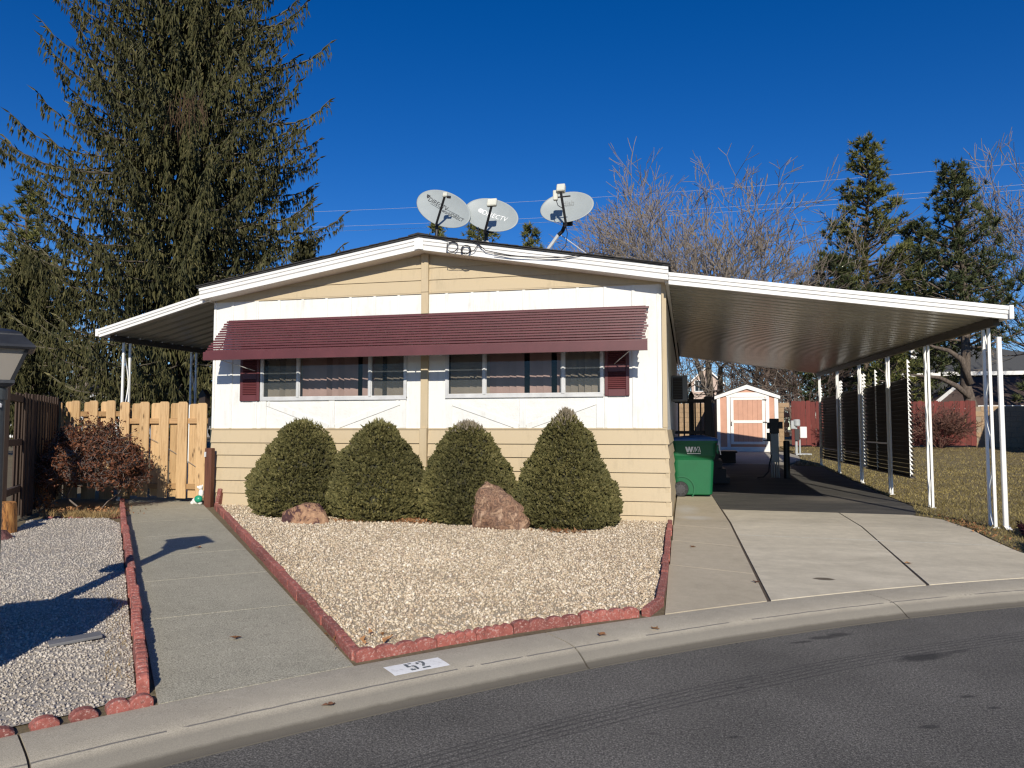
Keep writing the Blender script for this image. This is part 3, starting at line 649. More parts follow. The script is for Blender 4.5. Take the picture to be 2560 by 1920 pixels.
def window(x0,x1,m1,m2,z0,z1,rz,open_):
    wi=H('window',MB().box(x0-.01,x1+.01,-.035,.03,z0-.02,z0+.03,.004).box(x0-.01,x0+.03,-.034,.03,z0,z1).box(x1-.03,x1+.01,-.034,.03,z0,z1),MALU)
    for xm in (m1,m2): obj('mullion',MB().box(xm-.02,xm+.02,-.04,.03,z0+.031,z1,.004),MALU,wi)
    rngs=[(x0+.03,m1-.02),(m1+.02,m2-.02),(m2+.02,x1-.03)]
    for k,(a,b) in enumerate(rngs):
        sa=MB().box(a,b,-.022,.0,z0+.031,z0+.048).box(a,a+.014,-.022,0,z0+.048,z1).box(b-.014,b,-.022,0,z0+.048,z1)
        obj('sash',sa,MALU,wi); obj('pane',MB().quad((a,-.006,z0+.05),(b,-.006,z0+.05),(b,-.006,z1),(a,-.006,z1)),MGL,wi)
        if k!=1: obj('insect_screen',MB().quad((a,-.018,z0+.06),(b,-.018,z0+.06),(b,-.018,z1),(a,-.018,z1)),MSCR,wi)
    # vertical blinds inside
    x=x0+.08; k=0; rr=random.Random(rz)
    while x<x1-.08:
        if not open_(x):
            a=R(rr.uniform(8,22)+ (35 if rr.random()<.08 else 0)); w=.062; dx=math.cos(a)*w; dy=math.sin(a)*w
            m=MB(); m.box(-dx,dx,-.002,.002,0,z1-z0-.06,0); 
            o=obj('blind_slat',MB().quad((-dx,-dy,0),(dx,dy,0),(dx,dy,z1-z0+.08),(-dx,-dy,z1-z0+.08)),MBL if m1<x<m2 else MBL2,wi,loc=(x,.17,z0+.04))
        x+=.105; k+=1
    return wi
window(*W1[:2],-6.10,-4.855,W1[2],W1[3],3,lambda x: (-5.15<x<-5.02) or (-4.75<x<-4.6))
window(*W2[:2],-2.99,-1.78,W2[2],W2[3],8,lambda x: (-2.47<x<-2.34) or (-1.98<x<-1.92))
# shutters
for x0,x1,z0 in ((-7.14,-6.785,2.065),(-1.165,-.805,2.09)):
    sh=H('shutter',MB().box(x0,x0+.055,-.04,-.005,z0,3.0,.008).box(x1-.055,x1,-.04,-.005,z0,3.0,.008).box(x0+.055,x1-.055,-.039,-.005,z0+.001,z0+.10).box(x0+.055,x1-.055,-.039,-.005,z0+.36,z0+.46).box(x0+.02,x1-.02,-.018,-.004,z0+.02,2.98),MMAROON)
    for k in range(9):
        zz=z0+.115+k*.028; obj('slat',MB().box(x0+.055,x1-.055,-.012,.002,-.011,.011,0,Matrix.Translation((0,-.026,zz))@Matrix.Rotation(R(-40),4,'X')),MMAROON,sh)
    for k in range(16):
        zz=z0+.475+k*.028; obj('slat',MB().box(x0+.055,x1-.055,-.012,.002,-.011,.011,0,Matrix.Translation((0,-.026,zz))@Matrix.Rotation(R(-40),4,'X')),MMAROON,sh)
# louvred awning
aw=H('awning',MB().box(-7.36,-.56,-.05,-.0,3.375,3.40),MMAROON)
AX0,AX1=-7.40,-.52
ra=random.Random(2)
for k in range(13):
    y=-.045-k*.0437; z=3.385-k*.0448
    sa=[(0,y+.043,z+.013),(0,y-.012,z+.002),(0,y-.018,z-.003),(0,y-.0205,z-.025),(0,y-.0165,z-.027),(0,y-.0135,z-.005),(0,y+.043,z+.007)]
    x0=AX0+ra.uniform(-.012,.012); x1=AX1+ra.uniform(-.03,.012)
    m=MB(); m.prism([(x0,p[1],p[2]) for p in sa],(x1-x0,0,0)); obj('slat',m,MMAROON,aw)
m=MB(); m.prism([(AX0-.01,-.625,2.822),(AX0-.01,-.640,2.817),(AX0-.01,-.645,2.690),(AX0-.01,-.61,2.686),(AX0-.01,-.61,2.692),(AX0-.01,-.636,2.697)],(AX1-AX0+.02,0,0)); obj('valance',m,MMAROON,aw)
for x in (-7.24,-6.1,-4.9,-3.95,-3.0,-1.8,-.70):
    obj('rafter',MB().tube([(x,-.03,3.335),(x,-.60,2.735)],.010,4),MTRIM,aw)
for x in (-7.22,-.72): obj('support_arm',MB().tube([(x,-.60,2.72),(x+(.35 if x<-3 else -.3),-.03,2.56)],.007,5),MALU,aw)
# roof and fascia
YF=-.30
def fascia(xa,za,xb,zb,mat,hh=.185,y=YF):
    """stepped metal fascia between two top points, falling plumb"""
    pr=[(0.05,0),(-.035,0),(-.035,-.045),(-.022,-.055),(-.022,-.10),(-.006,-.115),(-.006,-hh),(.05,-hh)]
    mb=MB(); mb.loft([[(x,y+p[0],z+p[1]) for p in pr] for x,z in ((xa,za),(xb,zb))]); return mb
H('fascia',fascia(-7.735,3.905,XC-.003,4.53,MTRIM),MTRIM); H('fascia',fascia(XC+.003,4.53,-.225,3.90,MTRIM),MTRIM)
H('fascia_joint_cover',MB().prism([(XC-.07,YF-.039,4.519),(XC,YF-.039,4.531),(XC+.07,YF-.039,4.519),(XC+.07,YF-.039,4.34),(XC,YF-.039,4.35),(XC-.07,YF-.039,4.34)],(0,.003,0)),MTRIM)
MSOF=basic('soffit_panel',(.66,.62,.55),.7,.08,3)
for s,x1,z1 in ((-1,-7.735,3.905),(1,-.225,3.90)):
    so=MB(); so.prism([(XC,YF+.04,4.345),(x1,YF+.04,z1-.185),(x1,.05,z1-.185),(XC,.05,4.345)],(0,0,.02)); H('soffit',so,MSOF)
    ro=MB(); xe=x1+s*.03; ze=z1-.165*.03
    ro.prism([(XC,YF-.055,4.533),(xe,YF-.055,ze+.003),(xe,YF-.055,ze+.028),(XC,YF-.055,4.562)],(0,16.6,0)); rf=H('roof',ro,MSHING)
    # shingle edges along the rake, thin and uneven
    n=24
    for k in range(n):
        t0=k/n; t1=(k+1)/n; xa=XC+(xe-XC)*t0; xb=XC+(xe-XC)*t1; z0=4.562+(ze+.028-4.562)*t0; zz1=4.562+(ze+.028-4.562)*t1
        y0=YF-.068-ra.uniform(0,.012); mm=MB(); mm.prism([(xa,y0,z0+.001),(xb,y0,zz1+.001),(xb,y0,zz1+.016),(xa,y0,z0+.009)],(0,.5,0)); obj('shingle',mm,MSHING,rf)
H('ridge_cap',MB().prism([(XC-.16,YF-.075,4.545),(XC,YF-.075,4.575),(XC+.16,YF-.075,4.545),(XC+.16,YF-.075,4.560),(XC,YF-.075,4.594),(XC-.16,YF-.075,4.560)],(0,16.4,0)),MSHING)
H('eave_trim',MB().box(-7.735,-7.70,YF,15.8,3.72,3.90).box(-.26,-.225,YF,15.8,3.72,3.895),MTRIM)
# outlet on the skirting
vt=H('vent_cap',MB().lathe([(.028,0),(.034,.012),(.034,.03),(.028,.036)],(0,0,0),14).mesh('vent_cap'),MTRIM,loc=(-1.03,-.095,.50),rot=(R(90),0,0),scale=(1,1.5,1))
obj('vent_hole',MB().lathe([(.001,.037),(.02,.0375)],(0,0,0),12),MDARK,vt)
# window cooler on the side wall, a box with louvred face
MGREY=basic('grey_metal',(.17,.175,.18),.5,.12,4)
ac=thing('window_cooler','grey boxy cooler hung on the side wall above the dark railing','cooler',(-.12,4.1,2.15))
obj('casing',MB().box(-.275,.02,3.75,4.45,2.15,2.64,.015),MGREY,ac,world=True)
for k in range(13): obj('louvre',MB().box(-.24,-.08,-.006,.006,-.012,.012,0,Matrix.Translation((0,3.744,2.205+k*.031))@Matrix.Rotation(R(35),4,'X')),basic('dark_louvre',(.05,.05,.055),.5) if k==0 else bpy.data.materials['dark_louvre'],ac,world=True)
obj('recess',MB().box(-.25,-.07,3.738,3.7495,2.18,2.60),MDARK,ac,world=True)
# ---------------------------------------------------------------- carport on the right
MCEIL=basic('carport_pan',(.35,.335,.28),.28,.15,2,spec=.6)
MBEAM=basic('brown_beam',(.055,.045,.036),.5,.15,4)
MPOST=weathered('white_post_paint',(.80,.80,.77),(.66,.64,.58),.3,.45,.05)
cp=thing('carport','white metal carport with ribbed roof and double posts','carport',(1.9,0,.3))
K=lambda name,mb,mat,parent=cp,**k: obj(name,mb,mat,parent,world=True,**k)
def cz(x,y): return 3.735-.1497*(x+.25)+.02*(y+.3)      # underside of the deck
X0,X1=-.235,4.05
def pan(xa,xb,y0,zf,pitch=.30,t=.012):
    # one roof pan: two trapezoid ribs, swept along the slope
    q=[(0,.014),(.04,.014),(.058,-.022),(.242,-.022),(.26,.014),(.30,.014)]
    top=[(a,b) for a,b in q]; bot=[(a,b+t) for a,b in q][::-1]
    mb=MB(); mb.loft([[(x,y0+a,zf(x,y0+a)+b) for a,b in top+bot] for x in (xa,xb)]); return mb
ny=48
for k in range(ny): K('roof_pan',pan(X0,X1+.0,-.26+k*.299,cz),MCEIL)
m=MB(); m.loft([[(x,-.305+p[0],cz(x,-.3)+.085+p[1]) for p in [(0.05,0),(-.03,0),(-.03,-.05),(-.016,-.06),(-.016,-.10),(0,-.112),(0,-.165),(.05,-.165)]] for x in (X0+.012,4.03)]); K('fascia',m,MTRIM)
K('fascia_end_cap',MB().box(4.032,4.085,-.345,-.25,cz(4.03,-.3)-.085,cz(4.03,-.3)+.093,.004),MTRIM)
m=MB(); m.loft([[(4.03,y,cz(4.05,y)-.07),(4.08,y,cz(4.05,y)-.07),(4.08,y,cz(4.05,y)+.09),(4.03,y,cz(4.05,y)+.09)] for y in (-.24,14.1)]); K('gutter',m,MTRIM)
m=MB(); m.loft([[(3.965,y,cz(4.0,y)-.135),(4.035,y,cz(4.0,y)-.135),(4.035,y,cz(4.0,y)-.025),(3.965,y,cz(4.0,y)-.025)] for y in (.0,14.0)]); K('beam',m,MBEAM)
K('end_trim',MB().loft([[(x,14.1,cz(x,14.1)-.03),(x,14.16,cz(x,14.1)-.03),(x,14.16,cz(x,14.1)+.06),(x,14.1,cz(x,14.1)+.06)] for x in (X0,4.05)]),MPOST)
K('wall_channel',MB().loft([[(-.275,y,cz(-.25,y)-.05),(-.225,y,cz(-.25,y)-.05),(-.225,y,cz(-.25,y)+.06),(-.275,y,cz(-.25,y)+.06)] for y in (-.2,14.1)]),MTRIM)
def scroll_post(root,x,y,zb,zt,seed,sep=.19,scrolls=True):
    rr=random.Random(seed)
    o=obj('post',MB().box(x-.019,x+.019,y-.016,y+.016,zb,zt,.003),MPOST,root,world=True)
    obj('post',MB().box(x-.019,x+.019,y+sep-.016,y+sep+.016,zb,zt,.003),MPOST,root,world=True)
    obj('post_foot',MB().box(x-.045,x+.045,y-.03,y+.03,zb-.03,zb+.03,.004),MPOST,root,world=True)
    if scrolls:
        N=110; pts=[]; L=zt-zb-.1
        for k in range(N+1):
            u=k/N; z=zb+.05+L*u; yy=y+sep/2+(sep/2-.022)*math.sin(u*L/ .62*math.pi+seed)*(.96+.04*math.sin(9*u)); pts.append((yy,z))
        m=MB(); m.loft([[(x-.011,a-.0025,b),(x+.011,a-.0025,b),(x+.011,a+.0025,b),(x-.011,a+.0025,b)] for a,b in pts]); obj('scroll_strip',m,MPOST,root,world=True)
for k,y in enumerate((.28,2.92,5.5,8.1,10.8,13.6)):
    scroll_post(cp,4.0,y,yard(4.0,y)-.02,cz(4.0,y)-.135,k)
dp=K('downpipe',MB().box(4.06,4.115,.16,.21,.33,2.84,.006),MTRIM)
obj('pipe_elbow',MB().prism([(4.055,.16,.33),(4.125,.16,.33),(4.165,.10,.25),(4.095,.10,.25)],(0,.055,.02)),MTRIM,dp)
# louvred privacy screens hung on the inner posts
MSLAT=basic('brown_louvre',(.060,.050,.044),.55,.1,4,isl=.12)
slat=[(-.040,.012),(-.034,.018),(.050,-.066),(.050,-.076)]
for si,(ya,yb,lab) in enumerate(((4.42,8.06,'nearest the street, with a free hanging end'),(8.24,10.76,'in the middle of the row'),(10.94,13.9,'farthest back, next to the lawn corner'))):
    sc=thing('louvred_screen','horizontal louvred privacy screen hung between carport posts, '+lab,'screen',(4.09,(ya+yb)/2,.75),group='privacy screens along the carport')
    zb,zt=.76,2.60
    if si==0: zb=.74
    n=22; me=None
    for k in range(n):
        z=zb+.03+(zt-zb)*k/n
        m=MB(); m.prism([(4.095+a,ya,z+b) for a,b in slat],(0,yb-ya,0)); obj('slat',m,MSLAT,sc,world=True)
    ms=[ya+.012,yb-.012]+([6.95] if si==0 else [])
    for y in ms:
        # saw-tooth bracket
        pts=[(4.058,y-.008,zb-.02)]+[(4.058,y-.008,zt+.32)]
        z=zt+.32
        while z>zb+.02:
            pts.append((4.072,y-.008,z)); pts.append((4.115,y-.008,z-.062)); pts.append((4.075,y-.008,z-.07)); z-=.0836
        m=MB(); m.prism(pts,(0,.016,0)); obj('bracket',m,MPOST,sc,world=True)
    if si==0: obj('rail',MB().box(4.04,4.06,5.7,8.06,1.30,1.335),MPOST,sc,world=True)
    else: obj('light_strip',MB().box(4.045,4.06,ya,yb,1.02,1.035),MPOST,sc,world=True)
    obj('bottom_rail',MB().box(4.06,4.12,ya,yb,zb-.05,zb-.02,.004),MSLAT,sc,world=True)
# ---------------------------------------------------------------- small carport roof on the left
lc=thing('porch_cover','small white metal porch cover sloping down left of the house','porch cover',(-8.7,0,.4))
def lz(x,y): return 3.74+.2587*(x+7.82)+.012*(y+.18)
XA,XB=-9.74,-7.66
for k in range(20):
    obj('roof_pan',pan(XA,XB,-.14+k*.299,lz),MCEIL,lc,world=True)
m=MB(); m.loft([[(x,-.185+p[0],lz(x,-.18)+.07+p[1]) for p in [(0.05,0),(-.03,0),(-.03,-.04),(-.016,-.05),(-.016,-.085),(0,-.095),(0,-.135),(.05,-.135)]] for x in (XA-.02,XB+.02)]); obj('fascia',m,MTRIM,lc,world=True)
obj('gutter',MB().loft([[(XA-.06,y,lz(XA,y)-.055),(XA-.01,y,lz(XA,y)-.055),(XA-.01,y,lz(XA,y)+.07),(XA-.06,y,lz(XA,y)+.07)] for y in (-.22,5.8)]),MTRIM,lc,world=True)
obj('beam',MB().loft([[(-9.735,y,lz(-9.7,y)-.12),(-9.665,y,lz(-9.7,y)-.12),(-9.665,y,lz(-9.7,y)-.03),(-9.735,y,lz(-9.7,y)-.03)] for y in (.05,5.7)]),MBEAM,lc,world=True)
for k,y in enumerate((.34,2.22,4.1,5.6)): scroll_post(lc,-9.70,y,.36,lz(-9.7,y)-.12,k+4,.16)
# ---------------------------------------------------------------- satellite dishes
MDISH=basic('grey_dish',(.33,.365,.365),.45,.07,3); MDBLK=basic('black_arm',(.02,.02,.022),.5,.1); MLNB=basic('pale_plastic',(.58,.58,.50),.5,.08)
def text_mesh(s,size,name='lettering'):
    cu=bpy.data.curves.new(name,'FONT'); cu.body=s; cu.size=size; cu.align_x='CENTER'; cu.align_y='CENTER'; cu.resolution_u=3
    o=bpy.data.objects.new(name,cu); COL.objects.link(o); bpy.context.view_layer.update()
    me=bpy.data.meshes.new_from_object(o.evaluated_get(bpy.context.evaluated_depsgraph_get())); bpy.data.objects.remove(o); bpy.data.curves.remove(cu); return me
def dish(label,center,nrm,roll,a,b,texts,foot,arm_to,arm_from=None,lnb=(.13,.07,.09),logo=None,depth=.055):
    n=Vector(nrm).normalized(); x=Vector((0,0,1)).cross(n).normalized(); y=n.cross(x)
    rm=Matrix.Rotation(R(roll),3,n); x=rm@x; y=rm@y
    M=Matrix(((x.x,y.x,n.x,center[0]),(x.y,y.y,n.y,center[1]),(x.z,y.z,n.z,center[2]),(0,0,0,1)))
    t=thing('satellite_dish',label,'satellite dish',foot,group='satellite dishes on the roof')
    surf=lambda u,v:(u,v,depth*((u/a)**2+(v/b)**2)-depth)
    mb=MB(); rings=[]; N=48
    for rr in (.02,.2,.4,.6,.8,.95,1.0):
        rings.append([surf(rr*a*math.cos(2*math.pi*k/N),rr*b*math.sin(2*math.pi*k/N)) for k in range(N)])
    rings.append([(1.02*a*math.cos(2*math.pi*k/N),1.02*b*math.sin(2*math.pi*k/N),-.006) for k in range(N)])
    for rr in (1.0,.7,.3,.02):
        rings.append([(rr*a*math.cos(2*math.pi*k/N),rr*b*math.sin(2*math.pi*k/N),depth*rr*rr-depth-.014) for k in range(N)])
    mb.loft(rings); mb.v=[tuple(M@Vector(p)) for p in mb.v]; me=mb.mesh('reflector',True)
    rf=obj('reflector',me,MDISH,t,world=True)
    for s,size,u0,v0,mat in texts:
        me=text_mesh(s,size)
        for v in me.vertices:
            u,w=v.co.x+u0,v.co.y+v0; v.co=M@Vector((u,w,surf(u,w)[2]+.004))
        obj('lettering',me,mat,rf)
    if logo: logo(rf,M,surf)
    base=Vector(foot); aj=Vector(arm_from) if arm_from else M@Vector((0,-b*.95,-.03)); tip=Vector(arm_to)
    am=MB(); d=(tip-aj); am.tube([aj,aj+d*.35,tip],.020,6); obj('feed_arm',am,MDBLK,t,world=True)
    lm=MB().box(-lnb[0]/2,lnb[0]/2,-lnb[1]/2,lnb[1]/2,-.01,lnb[2],.012); A=Matrix.Translation(tip)@n.to_track_quat('-Y','Z').to_matrix().to_4x4(); lm.v=[tuple(A@Vector(p)) for p in lm.v]; obj('receiver_head',lm,MLNB,t,world=True)
    hub=M@Vector((0,-b*.25,-.03)); bm2=MB().box(-.06,.06,-.08,.02,-.10,.10,.01,Matrix.Translation(M@Vector((0,-b*.35,-depth-.13)))); obj('rear_bracket',bm2,MDBLK,t,world=True)
    return t,M,aj
MWT=basic('white_print',(.85,.86,.85),.5,.03); MBT=basic('black_print',(.03,.03,.035),.5,.03); MGT=basic('grey_print',(.25,.27,.27),.5,.03)
def globe(rf,M,surf):
    mb=MB(); c=(-.215,.03); 
    for k,(w,yy) in enumerate(((.028,.030),(.043,.016),(.046,0),(.042,-.016),(.027,-.030))):
        p=[(c[0]-w,c[1]+yy-.0055),(c[0]+w,c[1]+yy-.0055),(c[0]+w,c[1]+yy+.0055),(c[0]-w,c[1]+yy+.0055)]; mb.poly([M@Vector((u,v,surf(u,v)[2]+.004)) for u,v in p])
    obj('emblem',mb,MWT,rf)
def wedge(rf,M,surf):
    mb=MB(); c=(-.42,.06)
    mb.poly([M@Vector((c[0]+u,c[1]+v,surf(c[0]+u,c[1]+v)[2]+.004)) for u,v in ((-.035,.03),(.03,-.005),(.01,-.03),(-.02,-.005))]); mb.poly([M@Vector((c[0]+u,c[1]+v,surf(c[0]+u,c[1]+v)[2]+.004)) for u,v in ((-.035,.03),(.035,.035),(.033,.0))])
    obj('emblem',mb,MBT,rf)
    m2=MB(); 
    for (u0,v0,u1,v1) in ((-.30,-.015,.0,-.015),(.0,.03,.33,.03)):
        m2.poly([M@Vector((u,v,surf(u,v)[2]+.0035)) for u,v in ((u0,v0-.002),(u1,v1-.002),(u1,v1+.002),(u0,v0+.002))])
    obj('print_line',m2,MBT,rf)
def sp(x,z,y=.15):   # slide a point sighted on the plane y=.6 to another depth
    k=(y+11.1)/11.7; return (x*k,y,(z-1.6)*k+1.6)
# left dish
c1=sp(-3.915,5.265); f1=sp(-3.985,4.76); top1=sp(-3.85,5.49,-.24)
t,M,aj=dish('tilted grey satellite dish farthest left, with black lettering in two lines',(c1[0]+.02,.22,c1[2]),(-.10,-.93,.34),-33,.56,.29,[('DIRECTV',.105,-.17,.035,MBT),('worldDIRECT',.085,.22,-.015,MBT)],(f1[0],.15,4.50),sp(-3.84,5.44,-.22),sp(-3.985,4.98,.05),(.075,.05,.07),wedge)
obj('mast',MB().tube([(f1[0],.15,4.50),(f1[0]+.01,.15,4.82),sp(-3.98,4.98,.1)],.026,8),MDBLK,t,world=True); obj('roof_foot',MB().prism([(f1[0]-.11,.05,4.53),(f1[0]+.11,.05,4.50),(f1[0]+.04,.12,4.64),(f1[0]-.04,.12,4.64)],(0,.12,0)),MALU,t,world=True)
obj('dual_head',MB().tube([sp(-3.80,5.43,-.2),sp(-3.74,5.42,-.2)],.022,7),MDBLK,t,world=True)
# middle dish
c2=sp(-3.055,5.085); f2=sp(-3.15,4.63)
t,M,aj=dish('grey satellite dish in the middle, with white lettering and a striped globe',(c2[0],.15,c2[2]),(.0,-.93,.36),-25,.47,.285,[('DIRECTV',.115,.05,.02,MWT)],(f2[0],.2,4.36),sp(-3.04,5.23,-.28),sp(-3.155,4.80,-.02),(.15,.06,.12),globe)
obj('mast',MB().tube([(f2[0],.2,4.36),(f2[0]+.005,.2,4.68),sp(-3.155,4.80,.02)],.030,8),MDBLK,t,world=True); obj('roof_foot',MB().prism([(f2[0]-.11,.08,4.42),(f2[0]+.11,.08,4.38),(f2[0]+.05,.16,4.54),(f2[0]-.05,.16,4.55)],(0,.12,0)),MALU,t,world=True)
# right dish
c3=sp(-1.81,5.13); f3=sp(-2.24,4.46)
t,M,aj=dish('oval grey satellite dish farthest right, on a bent silver mast',(c3[0],.15,c3[2]),(-.05,-.92,.38),3,.41,.285,[('dish',.11,.02,.10,MGT),('NETWORK',.028,.03,.055,MGT)],(f3[0],.25,4.22),sp(-1.905,5.38,-.30),sp(-1.82,4.83,-.05),(.125,.09,.12))
obj('mast',MB().tube([(f3[0],.25,4.24),sp(-1.945,4.685,.2)],.028,8),MALU,t,world=True); obj('mast_bend',MB().tube([sp(-1.945,4.685,.2),sp(-1.88,4.74,.18),sp(-1.845,4.82,.12),sp(-1.84,4.9,.1)],.03,8),MDBLK,t,world=True)
obj('stay_rod',MB().tube([sp(-1.93,4.70,.2),sp(-1.42,4.295,.2)],.008,5),MALU,t,world=True); obj('roof_foot',MB().prism([(f3[0]-.1,.15,4.21),(f3[0]+.1,.15,4.18),(f3[0]+.05,.2,4.30),(f3[0]-.05,.2,4.32)],(0,.12,0)),MALU,t,world=True)
obj('second_head',MB().box(-.035,.035,-.03,.03,-.09,.06,.01,Matrix.Translation(sp(-1.99,5.34,-.26))),MLNB,t,world=True); obj('head_arm',MB().tube([sp(-2.0,5.29,-.26),sp(-1.75,5.30,-.26)],.011,6),MDBLK,t,world=True)
obj('cable',MB().tube([sp(-1.98,5.25,-.26),sp(-1.95,5.16,-.27),sp(-1.89,5.12,-.2),sp(-1.86,5.10,-.15)],.006,5),MDBLK,t,world=True)
obj('cable',MB().tube([sp(-1.83,4.85,.05),sp(-1.80,4.70,.1),sp(-1.83,4.50,.12),sp(-1.95,4.38,.15)],.006,5),MDBLK,t,world=True)
# loose cables on the fascia
cab=thing('antenna_cables','black coax cables coiled and sagging along the roof edge','cable',(-3.2,-.36,4.3))
yf=-.352
def P2(u,v,y=yf): # helper in facade metres
    return (u,y,v)
obj('coil',MB().tube([P2(-3.40+.085*math.cos(t)+.004*math.sin(3*t),4.345+.075*math.sin(t),yf-.006*(t%2)) for t in np.linspace(0,6*math.pi,70)],.0065,5),MDBLK,cab,world=True)
obj('coil',MB().tube([P2(-3.19+.07*math.cos(t)+.008*math.sin(2.3*t),4.29+.066*math.sin(t),yf-.008*(t%1.7)) for t in np.linspace(.5,7*math.pi,80)],.0065,5),MDBLK,cab,world=True)
runs=[[(-3.80,4.56),(-3.72,4.52),(-3.6,4.49),(-3.45,4.44),(-3.32,4.42)],[(-3.48,4.41),(-3.49,4.26),(-3.45,4.255),(-3.30,4.25),(-3.15,4.235)],[(-2.99,4.62),(-3.0,4.46),(-2.98,4.38),(-3.06,4.27),(-3.16,4.235)],[(-3.02,4.40),(-2.96,4.33),(-2.88,4.26),(-2.7,4.215),(-2.5,4.165),(-2.3,4.135)],
 [(-2.75,4.20),(-2.5,4.155),(-2.2,4.128),(-1.9,4.105),(-1.72,4.10),(-1.5,4.115),(-1.3,4.145),(-1.1,4.11),(-.9,4.045),(-.7,4.0),(-.45,3.95)],[(-2.4,4.15),(-2.1,4.12),(-1.8,4.095),(-1.6,4.105),(-1.35,4.135),(-1.15,4.085),(-1.0,4.07),(-.8,4.03),(-.55,3.97),(-.3,3.925)],[(-3.1,4.42),(-2.99,4.36),(-2.94,4.30)]]
for rr in runs: obj('cable',MB().tube([P2(a,b,yf-.012) for a,b in rr],.0065,5),MDBLK,cab,world=True)
# ---------------------------------------------------------------- wooden fence and gate on the left
MCED=wood('fresh_cedar',(.60,.40,.205),(.42,.25,.115),.7)
MOLDW=wood('old_fence_board',(.065,.040,.028),(.036,.022,.017),.8,isl=.35)
MCEDX=wood('cedar_rail',(.46,.28,.13),(.30,.17,.07),.75,axis=0)
def picket(w,h,t=.018,ear=.028):
    mb=MB(); mb.prism([(-w/2,-t/2,0),(w/2,-t/2,0),(w/2,-t/2,h-ear),(w/2-ear,-t/2,h),(-w/2+ear,-t/2,h),(-w/2,-t/2,h-ear)],(0,t,0)); return mb.mesh('board')
rf_=random.Random(11)
def pk(mat,h,w=.14): 
    m=picket(w,h); m.materials.append(mat); return m
gate=thing('wooden_gate','fresh cedar board gate at the end of the walkway','gate',(-8.7,.13,.43))
bh=pk(MCED,1.62,.185); bw=pk(MCED,1.58,.19)
for x,z in ((-9.425,2.075),(-9.03,2.075),(-8.65,2.075),(-8.285,2.07),(-7.915,2.045)):
    obj('board',bh,None,gate,(x,.09,z-1.62),(0,R(rf_.uniform(-.3,.3)),0),world=True)
for x,z in ((-9.235,2.05),(-8.845,2.055),(-8.47,2.05),(-8.105,2.035)):
    obj('board',bw,None,gate,(x,.16,z-1.58),(0,R(rf_.uniform(-.3,.3)),0),world=True)
for z in (1.70,.60): obj('rail',MB().box(-9.46,-7.82,.105,.143,z,z+.09,.004),MCEDX,gate,world=True)
obj('brace_wire',MB().tube([(-9.16,.098,1.55),(-8.75,.098,1.38),(-8.35,.098,1.17),(-7.98,.098,.96)],.004,4),MGREY,gate,world=True)
obj('chain',MB().tube([(-7.80,.05,.95),(-7.77,.04,.72),(-7.80,.04,.60),(-7.84,.06,.55)],.006,5),MALU,gate,world=True)
gp=thing('gate_post','slim dark green steel gate post beside the house corner','post',(-7.755,.16,.38))
obj('tube',MB().box(-7.785,-7.725,.13,.19,.36,1.82,.006),basic('dark_green_steel',(.035,.05,.048),.45),gp,world=True); obj('latch',MB().box(-7.85,-7.785,.12,.16,1.66,1.80,.006),MDBLK,gp,world=True)
wp=thing('wooden_post','short reddish brown wooden post against the tan skirting','post',(-7.56,-.22,.35))
obj('post',MB().box(-7.62,-7.50,-.24,-.13,.33,1.30,.01),wood('red_brown_post',(.14,.05,.028),(.09,.03,.018)),wp,world=True); obj('hinge',MB().tube([(-7.60,-.25,1.24),(-7.60,-.25,1.16)],.018,8),MALU,wp,world=True)
fence=thing('wooden_fence','fresh cedar board fence left of the gate, behind the brown shrub','fence',(-10.5,.3,.4))
ff=pk(MCED,1.72,.18)
for k in range(4):
    xx=-9.84-k*.375
    obj('board',ff,None,fence,(xx,.255,.385+rf_.uniform(-.01,.01)),(0,R(rf_.uniform(-.4,.4)),0),world=True)
    obj('board',ff,None,fence,(xx-.185,.345,.38+rf_.uniform(-.01,.01)),(0,R(rf_.uniform(-.4,.4)),0),world=True)
for z in (1.83,1.1,.62): obj('rail',MB().box(-11.1,-9.60,.275,.325,z,z+.09,.004),MCEDX,fence,world=True)
for xx in (-9.56,-10.98): obj('post',MB().box(xx-.045,xx+.045,.29,.38,.3,1.98),MCED,fence,world=True)
# the side run coming towards the street, seen almost edge on
sf=thing('wooden_fence','dark weathered board fence at the left edge, behind the lantern','fence',(-9.9,-1.4,.35))
a=Vector((-10.98,.22)); b=Vector((-8.43,-3.22)); d=(b-a).normalized(); L=(b-a).length; nn=Vector((d.y,-d.x)); ang=math.atan2(d.y,d.x)
of=pk(MOLDW,1.75,.14)
for k in range(26):
    s=.07+k*.125; 
    if s>L: break
    q=a+d*s; side=.045 if k%2 else -.045; q=q+nn*side
    obj('board',of,None,sf,(q.x,q.y,yard(q.x,q.y)+.02+rf_.uniform(-.01,.01)+(.03 if s>L-.35 else 0)),(0,R(rf_.uniform(-.4,.4)),ang),world=True)
for z in (.35,1.0,1.6):
    m=MB().box(0,L,-.03,.03,0,.09); T=Matrix.Translation((a.x,a.y,.38+z))@Matrix.Rotation(ang,4,'Z'); m.v=[tuple(T@Vector(p)) for p in m.v]; obj('rail',m,MOLDW,sf,world=True)
for s in (0,2.4,L): 
    q=a+d*s; obj('post',MB().box(q.x-.05,q.x+.05,q.y-.05,q.y+.05,.2,2.12 if s<L else 2.2),MOLDW,sf,world=True)
